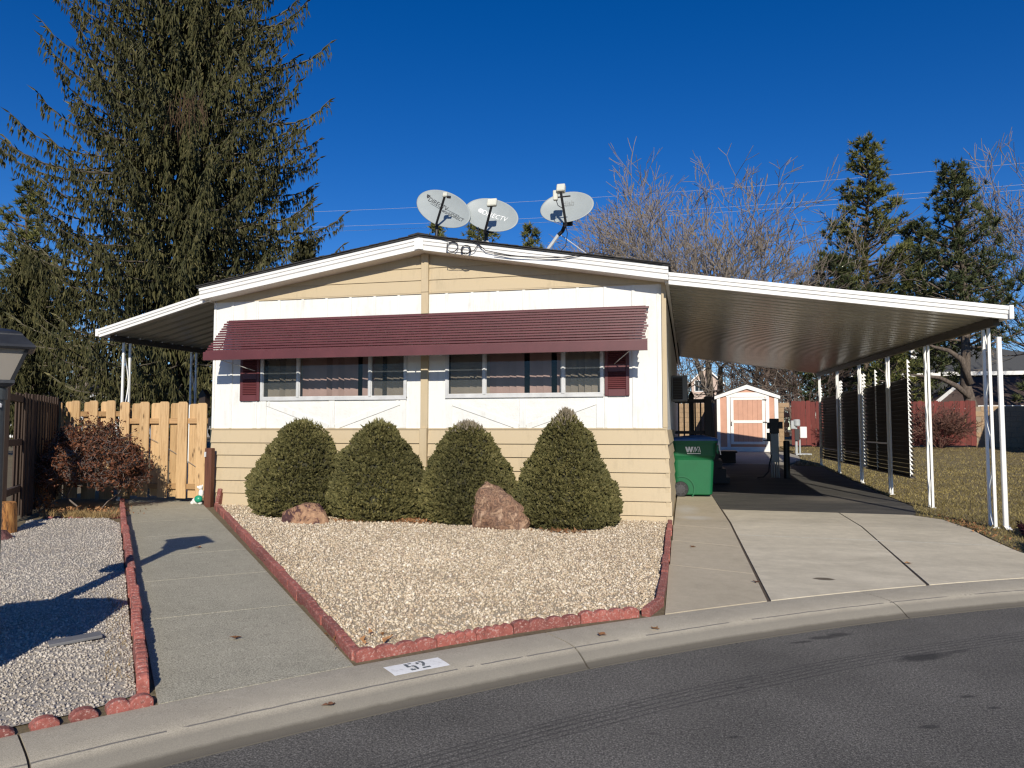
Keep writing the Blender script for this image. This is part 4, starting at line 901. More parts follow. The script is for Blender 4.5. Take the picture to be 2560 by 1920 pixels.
# garden figurine at the foot of the gate
MFIG=basic('white_glaze',(.78,.76,.72),.35,.08,20); MGRN=basic('green_glaze',(.02,.30,.17),.35,.1)
fg=thing('garden_figurine','small white animal figurine holding a green ball by the gate','figurine',(-7.62,-.13,.37))
m=MB()
def blob(mb,c,r,n=12,k=8):
    mb.loft([[(c[0]+r[0]*math.sin(math.pi*(i+.02)/(k+.04))*math.cos(2*math.pi*j/n),c[1]+r[1]*math.sin(math.pi*(i+.02)/(k+.04))*math.sin(2*math.pi*j/n),c[2]-r[2]*math.cos(math.pi*(i+.02)/(k+.04))) for j in range(n)] for i in range(k+1)])
    return mb
m=MB(); blob(m,(-7.80,-.16,.44),(.085,.06,.06)); blob(m,(-7.75,-.12,.56),(.045,.04,.075)); blob(m,(-7.755,-.13,.655),(.042,.042,.04)); blob(m,(-7.79,-.16,.665),(.014,.012,.022)); blob(m,(-7.725,-.12,.685),(.013,.01,.02)); blob(m,(-7.865,-.18,.41),(.035,.03,.03)); blob(m,(-7.72,-.18,.41),(.035,.04,.03))
me=m.mesh('body',True); fb=obj('body',me,MFIG,fg,world=True); md=fb.modifiers.new('rm','REMESH'); md.mode='VOXEL'; md.voxel_size=.008; md.use_smooth_shade=True
m=MB(); blob(m,(-7.735,-.205,.475),(.07,.06,.062),16,10); obj('green_ball',m,MGRN,fg,world=True,smooth=True)
# ---------------------------------------------------------------- lantern post at the left edge
MLAMP=basic('black_lantern_metal',(.022,.024,.028),.45,.25,8,bmp=.1,bscale=40); MPOLE=basic('dark_grey_pole',(.06,.068,.07),.5,.15,5)
def m_frost():
    m,nt,b=nmat('frosted_panel'); b.inputs['Base Color'].default_value=(.36,.33,.29,1); b.inputs['Roughness'].default_value=.25; b.inputs['Transmission Weight'].default_value=.25; return m
LX,LY=-4.745,-6.74
lp=thing('lantern_post','black square lantern on a dark pole at the left edge','street lamp',(LX,LY,yard(LX,LY)),R(47))
zh=1.925-yard(LX,LY)
obj('pole',MB().lathe([(.075,0),(.068,zh-.28),(.066,zh-.10)],(0,0,0),20),MPOLE,lp)
obj('collar',MB().lathe([(.078,zh-.115),(.080,zh-.05),(.075,zh-.025)],(0,0,0),20),MPOLE,lp)
def ring4(r,z): return [(-r,-r,z),(r,-r,z),(r,r,z),(-r,r,z)]
obj('lantern_base',MB().loft([ring4(.085,zh-.025),ring4(.115,zh),ring4(.115,zh+.022)]),MLAMP,lp)
for sx_,sy_ in ((-1,-1),(1,-1),(1,1),(-1,1)): obj('frame_bar',MB().loft([[(sx_*r+ax*.012,sy_*r+ay*.012,z) for ax,ay in ((-1,-1),(1,-1),(1,1),(-1,1))] for r,z in ((.098,zh+.02),(.182,zh+.24))]),MLAMP,lp)
MFROST=m_frost()
for k in range(4):
    a_=Matrix.Rotation(k*math.pi/2,3,'Z'); obj('glass_panel',MB().quad(*[a_@Vector(p) for p in ((-.094,-.098,zh+.02),(.094,-.098,zh+.02),(.178,-.182,zh+.24),(-.178,-.182,zh+.24))]),MFROST,lp)
obj('lantern_roof',MB().loft([ring4(.222,zh+.235),ring4(.232,zh+.248),ring4(.222,zh+.265),ring4(.155,zh+.335),ring4(.152,zh+.345),ring4(.135,zh+.36),ring4(.09,zh+.378),ring4(.04,zh+.388)]),MLAMP,lp)
obj('finial',MB().lathe([(.015,zh+.385),(.022,zh+.40),(.014,zh+.42),(.003,zh+.43)],(0,0,0),10),MLAMP,lp)
bu=MB().lathe([(.014,zh+.03),(.028,zh+.07),(.03,zh+.10),(.02,zh+.13),(.005,zh+.14)],(0,0,0),12); obj('bulb',bu,basic('clear_bulb',(.75,.74,.7),.2),lp)
obj('sensor',MB().lathe([(.015,0),(.018,.02),(.01,.03)],(0.03,-.07,zh-.17),10),MTRIM,lp)
sb=MB(); sb.prism([(-.24,-.07,zh-.60),(-.06,-.07,zh-.60),(-.06,-.07,zh-.48),(-.02,-.07,zh-.465),(-.15,-.07,zh-.41),(-.28,-.07,zh-.465),(-.24,-.07,zh-.48)],(0,.15,0)); obj('letter_box',sb,wood('box_wood',(.30,.22,.12),(.2,.14,.08)),lp)
# letter box kiosk just outside the left edge: its shadow lies across the side gravel
kk=thing('mailbox_kiosk','roofed timber mailbox kiosk beside the kerb, just outside the picture','mailbox',(-4.12,-8.38,yard(-4.12,-8.38)),R(20))
obj('cabinet',MB().box(-.33,.33,-.28,.28,.25,1.14,.01),MOLDW,kk); obj('roof',MB().loft([ring4(.47,1.12),ring4(.47,1.16),ring4(.22,1.36)]),MOLDW,kk)
for sx_ in (-1,1): obj('leg',MB().box(sx_*.25-.05,sx_*.25+.05,-.06,.06,-.1,.3),MOLDW,kk)
for k in range(6): obj('letter_door',MB().box(-.30+(k%2)*.31,-.01+(k%2)*.31,-.295,-.279,.32+(k//2)*.27,.56+(k//2)*.27,.004),MALU,kk)
# cut log at the end of the side fence
st=thing('log_stump','upright cut orange brown log at the left edge of the gravel','log',(-8.33,-3.32,.30))
def m_log():
    m,nt,b=nmat('peeled_log'); v=geoco(nt,(9,9,2)); 
    col=ramp(nt,noise(nt,v,2.2,6,.7),[(.36,(.07,.035,.018)),(.46,(.40,.17,.045)),(.62,(.60,.30,.09)),(.75,(.66,.42,.18))]); nt.links.new(col,b.inputs['Base Color']); b.inputs['Roughness'].default_value=.7; bump(nt,b,noise(nt,v,8,5,.7),.5,.01); return m
obj('log',MB().lathe([(.205,-.02),(.20,.1),(.195,.30),(.185,.39),(.17,.40)],(0,0,0),28),m_log(),st,smooth=False)
rocks=[((-7.98,-3.72),.13,'dark red stone lying beside the log stump'),]
# flat metal plate in the gravel
pl=obj('utility_plate',MB().box(-.155,.155,-.05,.05,-.01,.010,.003),basic('dull_steel_plate',(.15,.15,.155),.45,.15,8),None,(-4.02,-6.72,.195),(R(4),R(-3),R(48))); tag(pl,'flat grey metal plate lying in the side gravel','metal plate')
# ---------------------------------------------------------------- wheelie bin
MBIN=basic('green_bin_plastic',(.001,.105,.036),.5,.08,3,bmp=.08,bscale=80); MLID=basic('blue_lid_plastic',(.025,.10,.30),.35,.15,4); MTYRE=basic('black_rubber',(.018,.018,.02),.7,.2)
bn=thing('wheelie_bin','green wheeled bin with blue lid beside the house','bin',(.11,4.45,yard(.1,4.4)+.004),R(2)); bn.scale=(1.08,1.08,1.08)
def rr_ring(w,dp,z,c,x0=0,y0=0):
    pts=[]
    for (sx_,sy_,a0) in ((1,1,0),(-1,1,90),(-1,-1,180),(1,-1,270)):
        for k in range(5):
            a_=R(a0+k*22.5); pts.append((x0+sx_*(w-c)+c*math.cos(a_),y0+sy_*(dp-c)+c*math.sin(a_),z))
    return pts
obj('body',MB().loft([rr_ring(.30,.25,.03,.06),rr_ring(.325,.265,.05,.07),rr_ring(.36,.29,.66,.08),rr_ring(.372,.30,.695,.08),rr_ring(.388,.318,.74,.085),rr_ring(.402,.33,.965,.09)]),MBIN,bn,smooth=False)
obj('rim',MB().loft([rr_ring(.405,.335,.965,.09),rr_ring(.43,.355,.967,.1),rr_ring(.43,.355,1.01,.1),rr_ring(.415,.345,1.014,.1)]),MBIN,bn)
lidr=[]
for w,dp,z in ((.432,.358,1.012),(.438,.364,1.035),(.41,.34,1.075),(.25,.22,1.092)):
    lidr.append([(p[0],p[1],p[2]+(.018*math.sin(p[0]*7+1.2) if z>1.04 else .006*math.sin(p[0]*7+1.2))) for p in rr_ring(w,dp,z,.1)])
obj('lid',MB().loft(lidr),MLID,bn)
obj('handle_bar',MB().tube([(-.42,-.30,.98),(-.475,-.30,.965),(-.475,.30,.965),(-.42,.30,.98)],.018,8),MBIN,bn)
for s in (-1,1): obj('lift_hook',MB().box(.40,.435,s*.34-.012,s*.34+.012,.78,.93,.005),MBIN,bn)
obj('lid_strap',MB().tube([(.44,-.34,.99),(.455,-.35,.86),(.47,-.36,.76)],.009,6),MTRIM,bn)
obj('wheel_arch',MB().loft([[(-.215+r*math.cos(t),y,.135+r*math.sin(t)) for t in np.linspace(R(-38),R(110),14) for r in (.235,)]+[(-.215+.215*math.cos(t),y,.135+.215*math.sin(t)) for t in np.linspace(R(110),R(-38),14)] for y in (-.292,-.26)]),MBIN,bn)
for s in (-1,1):
    wh=obj('wheel',MB().lathe([(.075,-.03),(.13,-.028),(.138,-.015),(.138,.015),(.13,.028),(.075,.03)],(0,0,0),24).mesh('wheel'),MTYRE,bn,(-.235,s*.315,.138),(R(90),0,0))
    obj('rim',MB().lathe([(.02,-.033),(.078,-.031),(.078,.031),(.02,.033)],(0,0,0),16),basic('grey_hub',(.05,.05,.055),.4) if s<0 else bpy.data.materials['grey_hub'],wh)
    for q in range(8): obj('spoke',MB().box(.03,.118,-.009,.009,-.036,.036,.003,Matrix.Rotation(q*math.pi/4,4,'Z')),bpy.data.materials['grey_hub'],wh)
obj('axle',MB().tube([(-.235,-.3,.138),(-.235,.3,.138)],.012,6),MGREY,bn)
# moulded lettering on the side
lt=MB(); yv=-.338
def poly_l(pts): lt.poly([(u*.9-.01,yv-.012*((w-.82)/.1)*.5-.004,w) for u,w in pts])
def ql(*p): poly_l(p)
poly_l([(-.155,.90),(-.115,.90),(-.10,.845),(-.088,.90),(-.058,.90),(-.048,.845),(-.033,.90),(.008,.90),(-.025,.80),(-.06,.80),(-.073,.85),(-.087,.80),(-.122,.80)])
for p in ([(.0,.80),(.015,.80),(.043,.90),(.03,.90)],[(.03,.90),(.05,.90),(.075,.84),(.066,.82)],[(.066,.82),(.075,.84),(.095,.90),(.083,.90)],[(.083,.90),(.125,.90),(.125,.888),(.09,.888)],[(.112,.90),(.128,.90),(.15,.80),(.135,.80)],[(.032,.80),(.042,.80),(.058,.85),(.05,.86)],[(.094,.80),(.104,.80),(.107,.85),(.099,.86)],[(-.12,.785),(.15,.785),(.147,.772),(-.116,.772)]): poly_l(p)
obj('lettering',lt,MWT,bn)
# ---------------------------------------------------------------- porch deck and railing by the side door
MBRN=basic('dark_brown_paint',(.028,.018,.014),.55,.2,6)
dk=thing('porch_steps','dark brown porch with baluster railing along the house side','porch',(.15,8,.36))
D_=lambda n,mb: obj(n,mb,MBRN,dk,world=True)
D_('deck',MB().box(-.26,.62,7.0,9.6,1.28,1.36)); D_('side_panel',MB().box(-.26,.60,7.0,7.03,.36,1.28))
D_('rail',MB().box(-.27,.50,6.97,7.05,2.22,2.31,.006)); D_('rail',MB().box(-.27,.50,6.98,7.04,1.50,1.57,.004))
for k in range(5): D_('baluster',MB().box(-.20+k*.125,-.165+k*.125,6.99,7.03,1.36,2.22))
D_('post',MB().box(.40,.56,6.92,7.08,.36,2.36,.008)); D_('post',MB().box(.06,.19,9.45,9.58,1.3,2.46,.008)); D_('post_cap',MB().loft([[(p[0]+.125,p[1]+9.515,p[2]) for p in q] for q in (ring4(.075,2.46),ring4(.075,2.5),ring4(.005,2.62))]))
m=MB(); m.prism([(.50,6.95,2.30),(.555,6.95,2.30),(.645,6.95,1.30),(.66,6.95,.36),(.50,6.95,.36)],(0,.10,0)); D_('stair_side',m)
for k in range(4): D_('step',MB().box(.62,.95+.0*k,7.1,8.4,.36+k*.0,.5+.0*k) if k==0 else MB().box(.62,.95-.08*k,7.1,8.4,.5+.2*(k-1),.5+.2*k-.01))
# ---------------------------------------------------------------- meter pedestals
MPED=basic('pedestal_steel',(.40,.42,.42),.4,.1,5)
mp1=thing('meter_pedestal','electric meter pedestal in front of the shed door, upper boxes darkened for carport shade','meter pedestal',(2.2,9.2,.38))
E_=lambda n,mb,mat=MPED,p=mp1: obj(n,mb,mat,p,world=True)
E_('meter_box',MB().box(2.06,2.28,9.15,9.30,1.50,1.88,.01),MDBLK); E_('side_box',MB().box(1.99,2.06,9.15,9.28,1.30,1.52),MDBLK); E_('side_box',MB().box(2.28,2.37,9.15,9.28,1.62,1.80),MDBLK)  # upper boxes coloured black: the carport's shade is put into their colour
E_('lower_box',MB().box(2.07,2.27,9.16,9.30,.95,1.50,.01)); E_('side_box',MB().box(2.00,2.07,9.16,9.28,1.62,1.78),MDBLK)
for x_ in (2.09,2.15,2.21,2.26): E_('conduit',MB().tube([(x_,9.2,.38),(x_,9.2,1.0)],.017,8))
E_('breaker_panel',MB().box(2.08,2.26,9.12,9.16,.78,1.02,.006)); E_('hose',MB().tube([(2.08,9.1,.95),(2.02,9.0,.75),(1.98,8.9,.55),(1.85,8.8,.42),(1.7,8.8,.40)],.018,7),MDBLK)
bo=thing('bollard','black round bollard beside the shade-darkened meter pedestal','bollard',(2.43,9.0,.38)); obj('post',MB().lathe([(.075,0),(.075,.92),(.068,.94)],(0,0,0),18),MDBLK,bo)
mp2=thing('meter_pedestal','silver meter pedestal on the lawn before the red fence','meter pedestal',(3.8,17.4,.72))
E2=lambda n,mb,mat=MPED: obj(n,mb,mat,mp2,world=True)
E2('pole',MB().tube([(3.78,17.4,.7),(3.78,17.4,1.75)],.045,10)); E2('pole',MB().tube([(3.90,17.42,.7),(3.90,17.42,1.25)],.03,8)); E2('meter',MB().lathe([(.10,0),(.12,.03),(.12,.2),(.10,.24)],(3.80,17.36,1.72),16)); E2('meter_box',MB().box(3.60,3.76,17.3,17.45,1.62,1.92,.015)); E2('black_box',MB().box(3.72,3.88,17.28,17.36,1.22,1.62,.01),MDBLK); E2('white_box',MB().box(3.90,4.13,17.3,17.42,1.30,1.70,.015),MTRIM); E2('base_slab',MB().box(3.72,4.25,17.1,17.7,.69,.76,.01))
# ---------------------------------------------------------------- garden shed
MSAL=basic('salmon_panel',(.57,.31,.21),.7,.08,4); MSHW=basic('cream_white_trim',(.80,.79,.74),.55,.06,4)
sd=thing('garden_shed','salmon pink garden shed with white trim and double panel door','shed',(2.195,18.3,.75))
S_=lambda n,mb,mat,p=sd: obj(n,mb,mat,p,world=True)
zS=.955
SX0,SX1=1.12,3.265; zE=2.79; zP=3.17; xm=2.195; YS=18.3
m=MB(); m.prism([(SX0,YS,zS),(SX1,YS,zS),(SX1,YS,zE),(xm,YS,zP),(SX0,YS,zE)],(0,2.6,0)); S_('wall',m,MSAL)
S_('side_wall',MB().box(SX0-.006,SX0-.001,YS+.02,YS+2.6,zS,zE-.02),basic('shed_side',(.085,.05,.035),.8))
for xa in (SX0-.012,1.465,2.845,SX1-.105): S_('trim_board',MB().box(xa,xa+(.12 if xa<2 else .135),YS-.025,YS,zS,zE+.02 if 1.25<xa<3.1 else zE,.004),MSHW)
S_('trim_board',MB().box(1.445,2.97,YS-.028,YS-.001,2.81,2.98,.004),MSHW)
for s in (-1,1):
    xe=xm+s*1.17; m=MB(); m.prism([(xm,YS-.07,zP+.10),(xe,YS-.07,zE+.055),(xe,YS-.07,zE-.06),(xm,YS-.07,zP-.055)],(0,.06,0)); S_('barge_board',m,MSHW)
    m=MB(); m.prism([(xm,YS-.08,zP+.105),(xe+s*.03,YS-.08,zE+.05),(xe+s*.03,YS-.08,zE+.085),(xm,YS-.08,zP+.145)],(0,2.75,0)); S_('roof',m,MSHING)
S_('name_plate',MB().box(2.02,2.385,YS-.034,YS-.028,2.875,2.95),MTRIM)
dr=S_('door',MB().box(1.60,2.825,YS-.038,YS-.015,zS+.1,2.80),MSAL)
for k in range(1,6): obj('groove',MB().box(1.695+k*.172,1.702+k*.172,YS-.0405,YS-.0375,1.10,2.70),basic('groove_brown',(.25,.11,.07),.8) if k==1 else bpy.data.materials['groove_brown'],dr)
for a0,a1,b0,b1 in ((1.60,1.705,zS+.1,2.80),(2.72,2.825,zS+.1,2.80),(1.705,2.72,2.70,2.799),(1.705,2.72,1.84,1.945),(1.705,2.72,zS+.101,1.15)): obj('frame_board',MB().box(a0,a1,YS-.052,YS-.038,b0,b1,.003),MSHW,dr)
obj('handle',MB().tube([(1.637,YS-.06,1.89),(1.62,YS-.10,1.87),(1.62,YS-.10,1.77),(1.637,YS-.06,1.75)],.014,6),MDBLK,dr)
for z in (2.70,1.87,1.2): obj('hinge',MB().box(2.74,2.885,YS-.064,YS-.052,z-.02,z+.02,.003),MDBLK,dr)
S_('skid_board',MB().box(SX0,SX1,YS-.02,YS+.05,.77,zS,.005),MSHW); S_('wheel_block',MB().box(1.15,3.23,YS+.1,YS+2.4,.68,.77),MDARK)
bx=thing('wooden_step','dark wooden box step in front of the shed','step',(1.1,14.4,.55))
obj('tread',MB().box(.62,1.55,13.9,14.9,.86,.92,.006),MBRN,bx,world=True); obj('riser',MB().box(.66,1.50,13.95,14.85,.52,.86),MBRN,bx,world=True)
# ---------------------------------------------------------------- back boundary: red board fence and block wall
MRF=wood('red_fence_paint',(.175,.030,.023),(.11,.020,.016),.75,isl=.3,knots=False)
def red_run(label,x0,x1,y,zb,h,seed):
    t=thing('red_fence',label,'fence',((x0+x1)/2,y,zb),group='red board fences'); rr=random.Random(seed); x=x0; me=pk(MRF,h,.176)
    while x<x1:
        obj('board',me,None,t,(x+.09,y+rr.uniform(-.012,.012),zb+rr.uniform(-.03,.02)),(0,R(rr.uniform(-.4,.4)),0),world=True); x+=.183
    for z in (.3,1.45): obj('rail',MB().box(x0,x1,y+.02,y+.07,zb+z,zb+z+.09),MRF,t,world=True)
red_run('red board fence behind the shed, left of the louvred screens',4.05,7.6,20.7,.97,1.76,1)
red_run('red board fence right of the louvred screens behind the bare bush',7.85,10.75,21.1,.98,1.72,2)
def m_block():
    return concrete('tan_block',(.40,.28,.17),(.31,.215,.13),60,.2)
MBLK=m_block()
def block_wall(label,x0,x1,y,zb,rows,y2=None):
    t=thing('block_wall',label,'wall',((x0+x1)/2,y,zb),group='tan block walls'); me=MB().box(-.197,.197,-.09,.09,0,.192,.008).mesh('block'); me.materials.append(MBLK)
    for r in range(rows):
        x=x0+(.2 if r%2 else 0)
        while x+.2<x1:
            yy=y if y2 is None else y+(y2-y)*(x+.2-x0)/(x1-x0)
            obj('block',me,None,t,(x+.2,yy,zb+r*.2),world=True); x+=.404
    obj('mortar',MB().prism([(x0+.03,y+.07,zb-.1),(x1-.03,(y2 or y)+.07,zb-.1),(x1-.03,(y2 or y)-.075,zb-.1),(x0+.03,y-.075,zb-.1)],(0,0,rows*.2+.08)),basic('mortar',(.30,.24,.17),.9) if 'mortar' not in bpy.data.materials else bpy.data.materials['mortar'],t,world=True)
block_wall('tan block wall behind the shed and porch railing',-3.2,3.9,21.5,.9,9)
block_wall('tan block wall at the right edge beyond the red fence',10.8,17,21.3,.9,8,21.3)
# neighbouring mobile home just beyond the right edge: it shades the block wall
nb=thing('neighbour_home','tan mobile home standing just beyond the right edge of the lawn','house',(16.5,16.7,.8))
obj('wall',MB().box(12.75,20,13.6,19.6,.6,3.6),MTAN,nb,world=True); 
for s_ in (-1,1):
    m=MB(); m.prism([(12.5,16.6,4.45),(12.5,16.6+s_*3.3,3.55),(12.5,16.6+s_*3.3,3.62),(12.5,16.6,4.55)],(8,0,0)); obj('roof',m,MSHING,nb,world=True)
m=MB(); m.prism([(12.76,13.6,3.55),(12.76,19.6,3.55),(12.76,16.6,4.42)],(.05,0,0)); obj('gable_wall',m,MTAN,nb,world=True)
# ---------------------------------------------------------------- houses beyond
MSID=basic('beige_siding',(.52,.40,.33),.75,.06,3); MROOF=basic('grey_roof',(.07,.072,.072),.9,.2,20,bmp=.4); MROOFB=basic('brown_roof',(.075,.05,.042),.9,.2,20,bmp=.4); MWIN=basic('dark_pane',(.02,.03,.035),.1,.1)
MHW=basic('white_house_wall',(.72,.72,.70),.7,.05,3)
def gable_house(name,label,x0,x1,y,zb,ze,zp,wm,rm,lap=.16,over=.35,depth=9,windows=(),front=True):
    t=thing(name,label,'house',((x0+x1)/2,y,zb)); xm=(x0+x1)/2; A=lambda n,mb,mat,p=t: obj(n,mb,mat,p,world=True)
    m=MB(); m.prism([(x0,y,zb),(x1,y,zb),(x1,y,ze),(xm,y,zp),(x0,y,ze)],(0,depth,0)); A('wall',m,wm)
    if lap:
        z=zb
        while z<zp-.1:
            w=(x1-x0)/2 if z<ze else (x1-x0)/2*(zp-z)/(zp-ze); m=MB(); m.prism([(xm-w,y-.03,z),(xm-w,y-.005,z+lap),(xm-w,y,z)],(2*w,0,0)); A('siding_board',m,wm); z+=lap
    for s in (-1,1):
        hw=(x1-x0)/2+over; sl=(zp-ze)/((x1-x0)/2); xe=xm+s*hw; zz=zp-sl*hw
        m=MB(); m.prism([(xm,y-.3,zp+.02),(xe,y-.3,zz+.02),(xe,y-.3,zz+.16),(xm,y-.3,zp+.18)],(0,depth+.6,0)); A('roof',m,rm)
        m=MB(); m.prism([(xm,y-.36,zp+.19),(xe,y-.36,zz+.17),(xe,y-.36,zz-.04),(xm,y-.36,zp-.06)],(0,.05,0)); A('barge_board',m,MTRIM)
    for (a,b,c,d,n) in windows:
        w=A('window',MB().box(a-.1,b+.1,y-.07,y-.03,c-.1,d+.1),MTRIM)
        for k in range(n):
            q0=a+(b-a)*k/n+.03; q1=a+(b-a)*(k+1)/n-.03; obj('pane',MB().box(q0,q1,y-.078,y-.06,c,d),MWIN,w)
    return t
gable_house('beige_house','beige two storey gabled house behind the porch railing',.75,4.75,100,1.0,8.5,10.35,MSID,MROOF,.29,.55,12,[(1.22,2.30,7.1,8.55,2)])
t=thing('low_house','low white walled house roof just left of the shed roof','house',(3.5,46,1)); obj('wall',MB().box(2.2,5.5,46,52,1,3.55),MDARK,t,world=True); obj('roof',MB().box(2.1,5.6,45.8,52.2,3.55,3.8),MHW,t,world=True)
# hipped house and brown roofed house on the right
t=thing('hipped_house','white house with grey hipped roof behind the pine on the right','house',(22,50,1)); A=lambda n,mb,mat: obj(n,mb,mat,t,world=True)
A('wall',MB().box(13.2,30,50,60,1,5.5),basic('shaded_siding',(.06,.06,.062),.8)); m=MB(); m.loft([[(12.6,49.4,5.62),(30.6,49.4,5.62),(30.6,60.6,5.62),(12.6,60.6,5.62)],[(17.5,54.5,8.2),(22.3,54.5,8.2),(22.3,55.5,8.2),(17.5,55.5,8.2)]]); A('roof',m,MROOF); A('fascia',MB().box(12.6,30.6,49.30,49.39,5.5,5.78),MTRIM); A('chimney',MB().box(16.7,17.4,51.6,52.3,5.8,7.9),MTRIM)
t=thing('brown_roof_house','low yellow house with brown roof at the right edge','house',(22,38,1)); A=lambda n,mb,mat: obj(n,mb,mat,t,world=True)
A('wall',MB().box(15.6,27,38,44,1,2.75),basic('pale_yellow_wall',(.60,.53,.22),.75)); m=MB(); m.prism([(14.0,37.2,2.95),(14.0,44.8,2.95),(17.2,41,4.85)],(14,0,0)); A('roof',m,MROOFB); A('fascia',MB().box(14.2,28,37.1,37.19,2.78,2.98),MTRIM); m=MB(); m.prism([(14.0,37.15,2.9),(17.2,41,4.85),(17.2,41,5.0),(14.0,37.15,3.08)],(-.12,0,0)); A('barge_board',m,MTRIM)
t=thing('white_garage','white lap sided garage end behind the louvred screen','garage',(11,40,1)); A=lambda n,mb,mat: obj(n,mb,mat,t,world=True)
A('wall',MB().box(10.3,12.6,38,44,1,4.5),MHW)
for k in range(17): A('siding_board',MB().prism([(10.3,37.97,1.0+k*.2),(10.3,37.998,1.2+k*.2),(10.3,38.0,1.0+k*.2)],(2.3,0,0)),MHW)
A('roof',MB().box(8.2,14.5,37.6,44.4,4.66,4.9),MDARK); A('fascia',MB().box(8.2,14.5,37.5,37.59,4.72,4.9),MTRIM)
# houses on the left beyond the fence
gable_house('grey_house','grey roofed house with pale gable beyond the left fence',-33.6,-30.6,25,1,3.05,3.55,MHW,MROOF,.2,.5,10,[(-33.0,-32.3,2.2,2.75,2),(-31.6,-31.2,2.2,2.75,1)])
t=thing('long_house','long dark roofed house behind the grey gabled one','house',(-36,28,1)); obj('wall',MB().box(-43,-31,28,36,1,3.1),MHW,t,world=True); m=MB(); m.prism([(-43.5,27.4,3.1),(-43.5,36.6,3.1),(-43.5,32,4.7)],(13,0,0)); obj('roof',m,MROOF,t,world=True)
gable_house('tan_house','tan gabled house glimpsed between the spruce trunks',-27.5,-22.5,34,1,3.6,4.7,MSID,MROOF,.2,.4,9)
bh_=thing('birdhouse','dark pointed birdhouse on a pole behind the gate','birdhouse',(-9.0,2.2,.4)); obj('pole',MB().tube([(-9.35,2.2,.4),(-9.35,2.2,2.08)],.02,6),MBRN,bh_,world=True)
m=MB(); m.prism([(-9.42,2.1,2.05),(-9.28,2.1,2.05),(-9.28,2.1,2.26),(-9.25,2.1,2.26),(-9.35,2.1,2.40),(-9.45,2.1,2.26),(-9.42,2.1,2.26)],(0,.16,0)); obj('box',m,MBRN,bh_,world=True)
# ---------------------------------------------------------------- overhead wires
MWIRE=basic('bright_wire',(.50,.50,.51),.4,.05)
for k,(zr,zm,zl) in enumerate(((24.07,23.5,24.3),(22.35,22.0,22.85),(22.07,21.72,22.5),(18.84,18.9,19.93))):
    pts=[]
    for q in range(41):
        x_=-120+q*6; 
        z_=np.interp(x_,[-120,-40,-8,28,120],[zl+3,zl,zm,zr,zr+3]) 
        pts.append((x_,60+k*.6,float(z_)))
    zz=[p[2] for p in pts]; zz=[sum(zz[max(0,i-4):i+5])/len(zz[max(0,i-4):i+5]) for i in range(41)]; pts=[(p[0],p[1],z) for p,z in zip(pts,zz)]
    o=obj('power_line',MB().tube(pts,.012,4),MWIRE); tag(o,['topmost overhead wire crossing the sky','second overhead wire from the top','third overhead wire, close under the second','lowest overhead wire crossing the sky'][k],'wire','overhead wires')
# ---------------------------------------------------------------- vegetation helpers
def brush_mesh(name,P0,P1,r,k=3,fat=.45):
    """bottle-brush twigs: k crossed rhombs along each segment"""
    P0=np.asarray(P0,float); P1=np.asarray(P1,float); n=len(P0); d=P1-P0; L=np.linalg.norm(d,axis=1,keepdims=True)+1e-9; d=d/L
    ref=np.where(np.abs(d[:,2:3])<.9,np.array([[0,0,1.]]),np.array([[1.,0,0]])); a=np.cross(d,ref); a/=np.linalg.norm(a,axis=1,keepdims=True)+1e-9; b=np.cross(d,a)
    r=np.broadcast_to(np.asarray(r,float).reshape(-1,1),(n,1)); mid=P0+(P1-P0)*fat; V=[];F=[]
    for j in range(k):
        t=math.pi*j/k+.3; w=(a*math.cos(t)+b*math.sin(t))*r; V.append(np.stack([P0,mid+w,P1,mid-w],1))
    V=np.stack(V,1).reshape(-1,3); F=np.arange(len(V)).reshape(-1,4); return np_mesh(name,V,F)
def limb_mesh(name,segs,k=3):
    """tapered k-sided limbs from (p0,p1,r0,r1) rows"""
    S=np.asarray(segs,float); P0,P1,r0,r1=S[:,0:3],S[:,3:6],S[:,6:7],S[:,7:8]; n=len(S); d=P1-P0; d/=np.linalg.norm(d,axis=1,keepdims=True)+1e-9
    ref=np.where(np.abs(d[:,2:3])<.9,np.array([[0,0,1.]]),np.array([[1.,0,0]])); a=np.cross(d,ref); a/=np.linalg.norm(a,axis=1,keepdims=True)+1e-9; b=np.cross(d,a)
    ang=[2*math.pi*j/k for j in range(k)]
    V=np.stack([P0+(a*math.cos(t)+b*math.sin(t))*r0 for t in ang]+[P1+d*r1*.3+(a*math.cos(t)+b*math.sin(t))*r1 for t in ang],1)
    base=(np.arange(n)*2*k)[:,None]; F=np.concatenate([base+np.array([[j,(j+1)%k,k+(j+1)%k,k+j]]) for j in range(k)]); return np_mesh(name,V.reshape(-1,3),F,True)
def tri_mesh(name,C,size,rng,elong=2.2,bias=None,k=1):
    """scattered little triangular leaves"""
    C=np.repeat(np.asarray(C,float),k,0); n=len(C); d=rng.normal(size=(n,3))
    if bias is not None: d=d+np.repeat(np.asarray(bias,float).reshape(-1,3),k if len(np.asarray(bias).reshape(-1,3))>1 else 1,0)
    d/=np.linalg.norm(d,axis=1,keepdims=True); w=np.cross(d,rng.normal(size=(n,3))); w/=np.linalg.norm(w,axis=1,keepdims=True)+1e-9
    s=np.asarray(size)*rng.uniform(.6,1.3,(n,1)); V=np.stack([C-w*s*.5,C+w*s*.5,C+d*s*elong],1).reshape(-1,3); return np_mesh(name,V,np.arange(3*n).reshape(-1,3))
def m_bark(name,c,dark,sc=6):
    m,nt,b=nmat(name); v=geoco(nt,(3,3,.8)); n=noise(nt,v,sc,6,.7); nt.links.new(ramp(nt,n,[(.35,dark),(.65,c)]),b.inputs['Base Color']); b.inputs['Roughness'].default_value=.9; bump(nt,b,n,.8,.03); return m
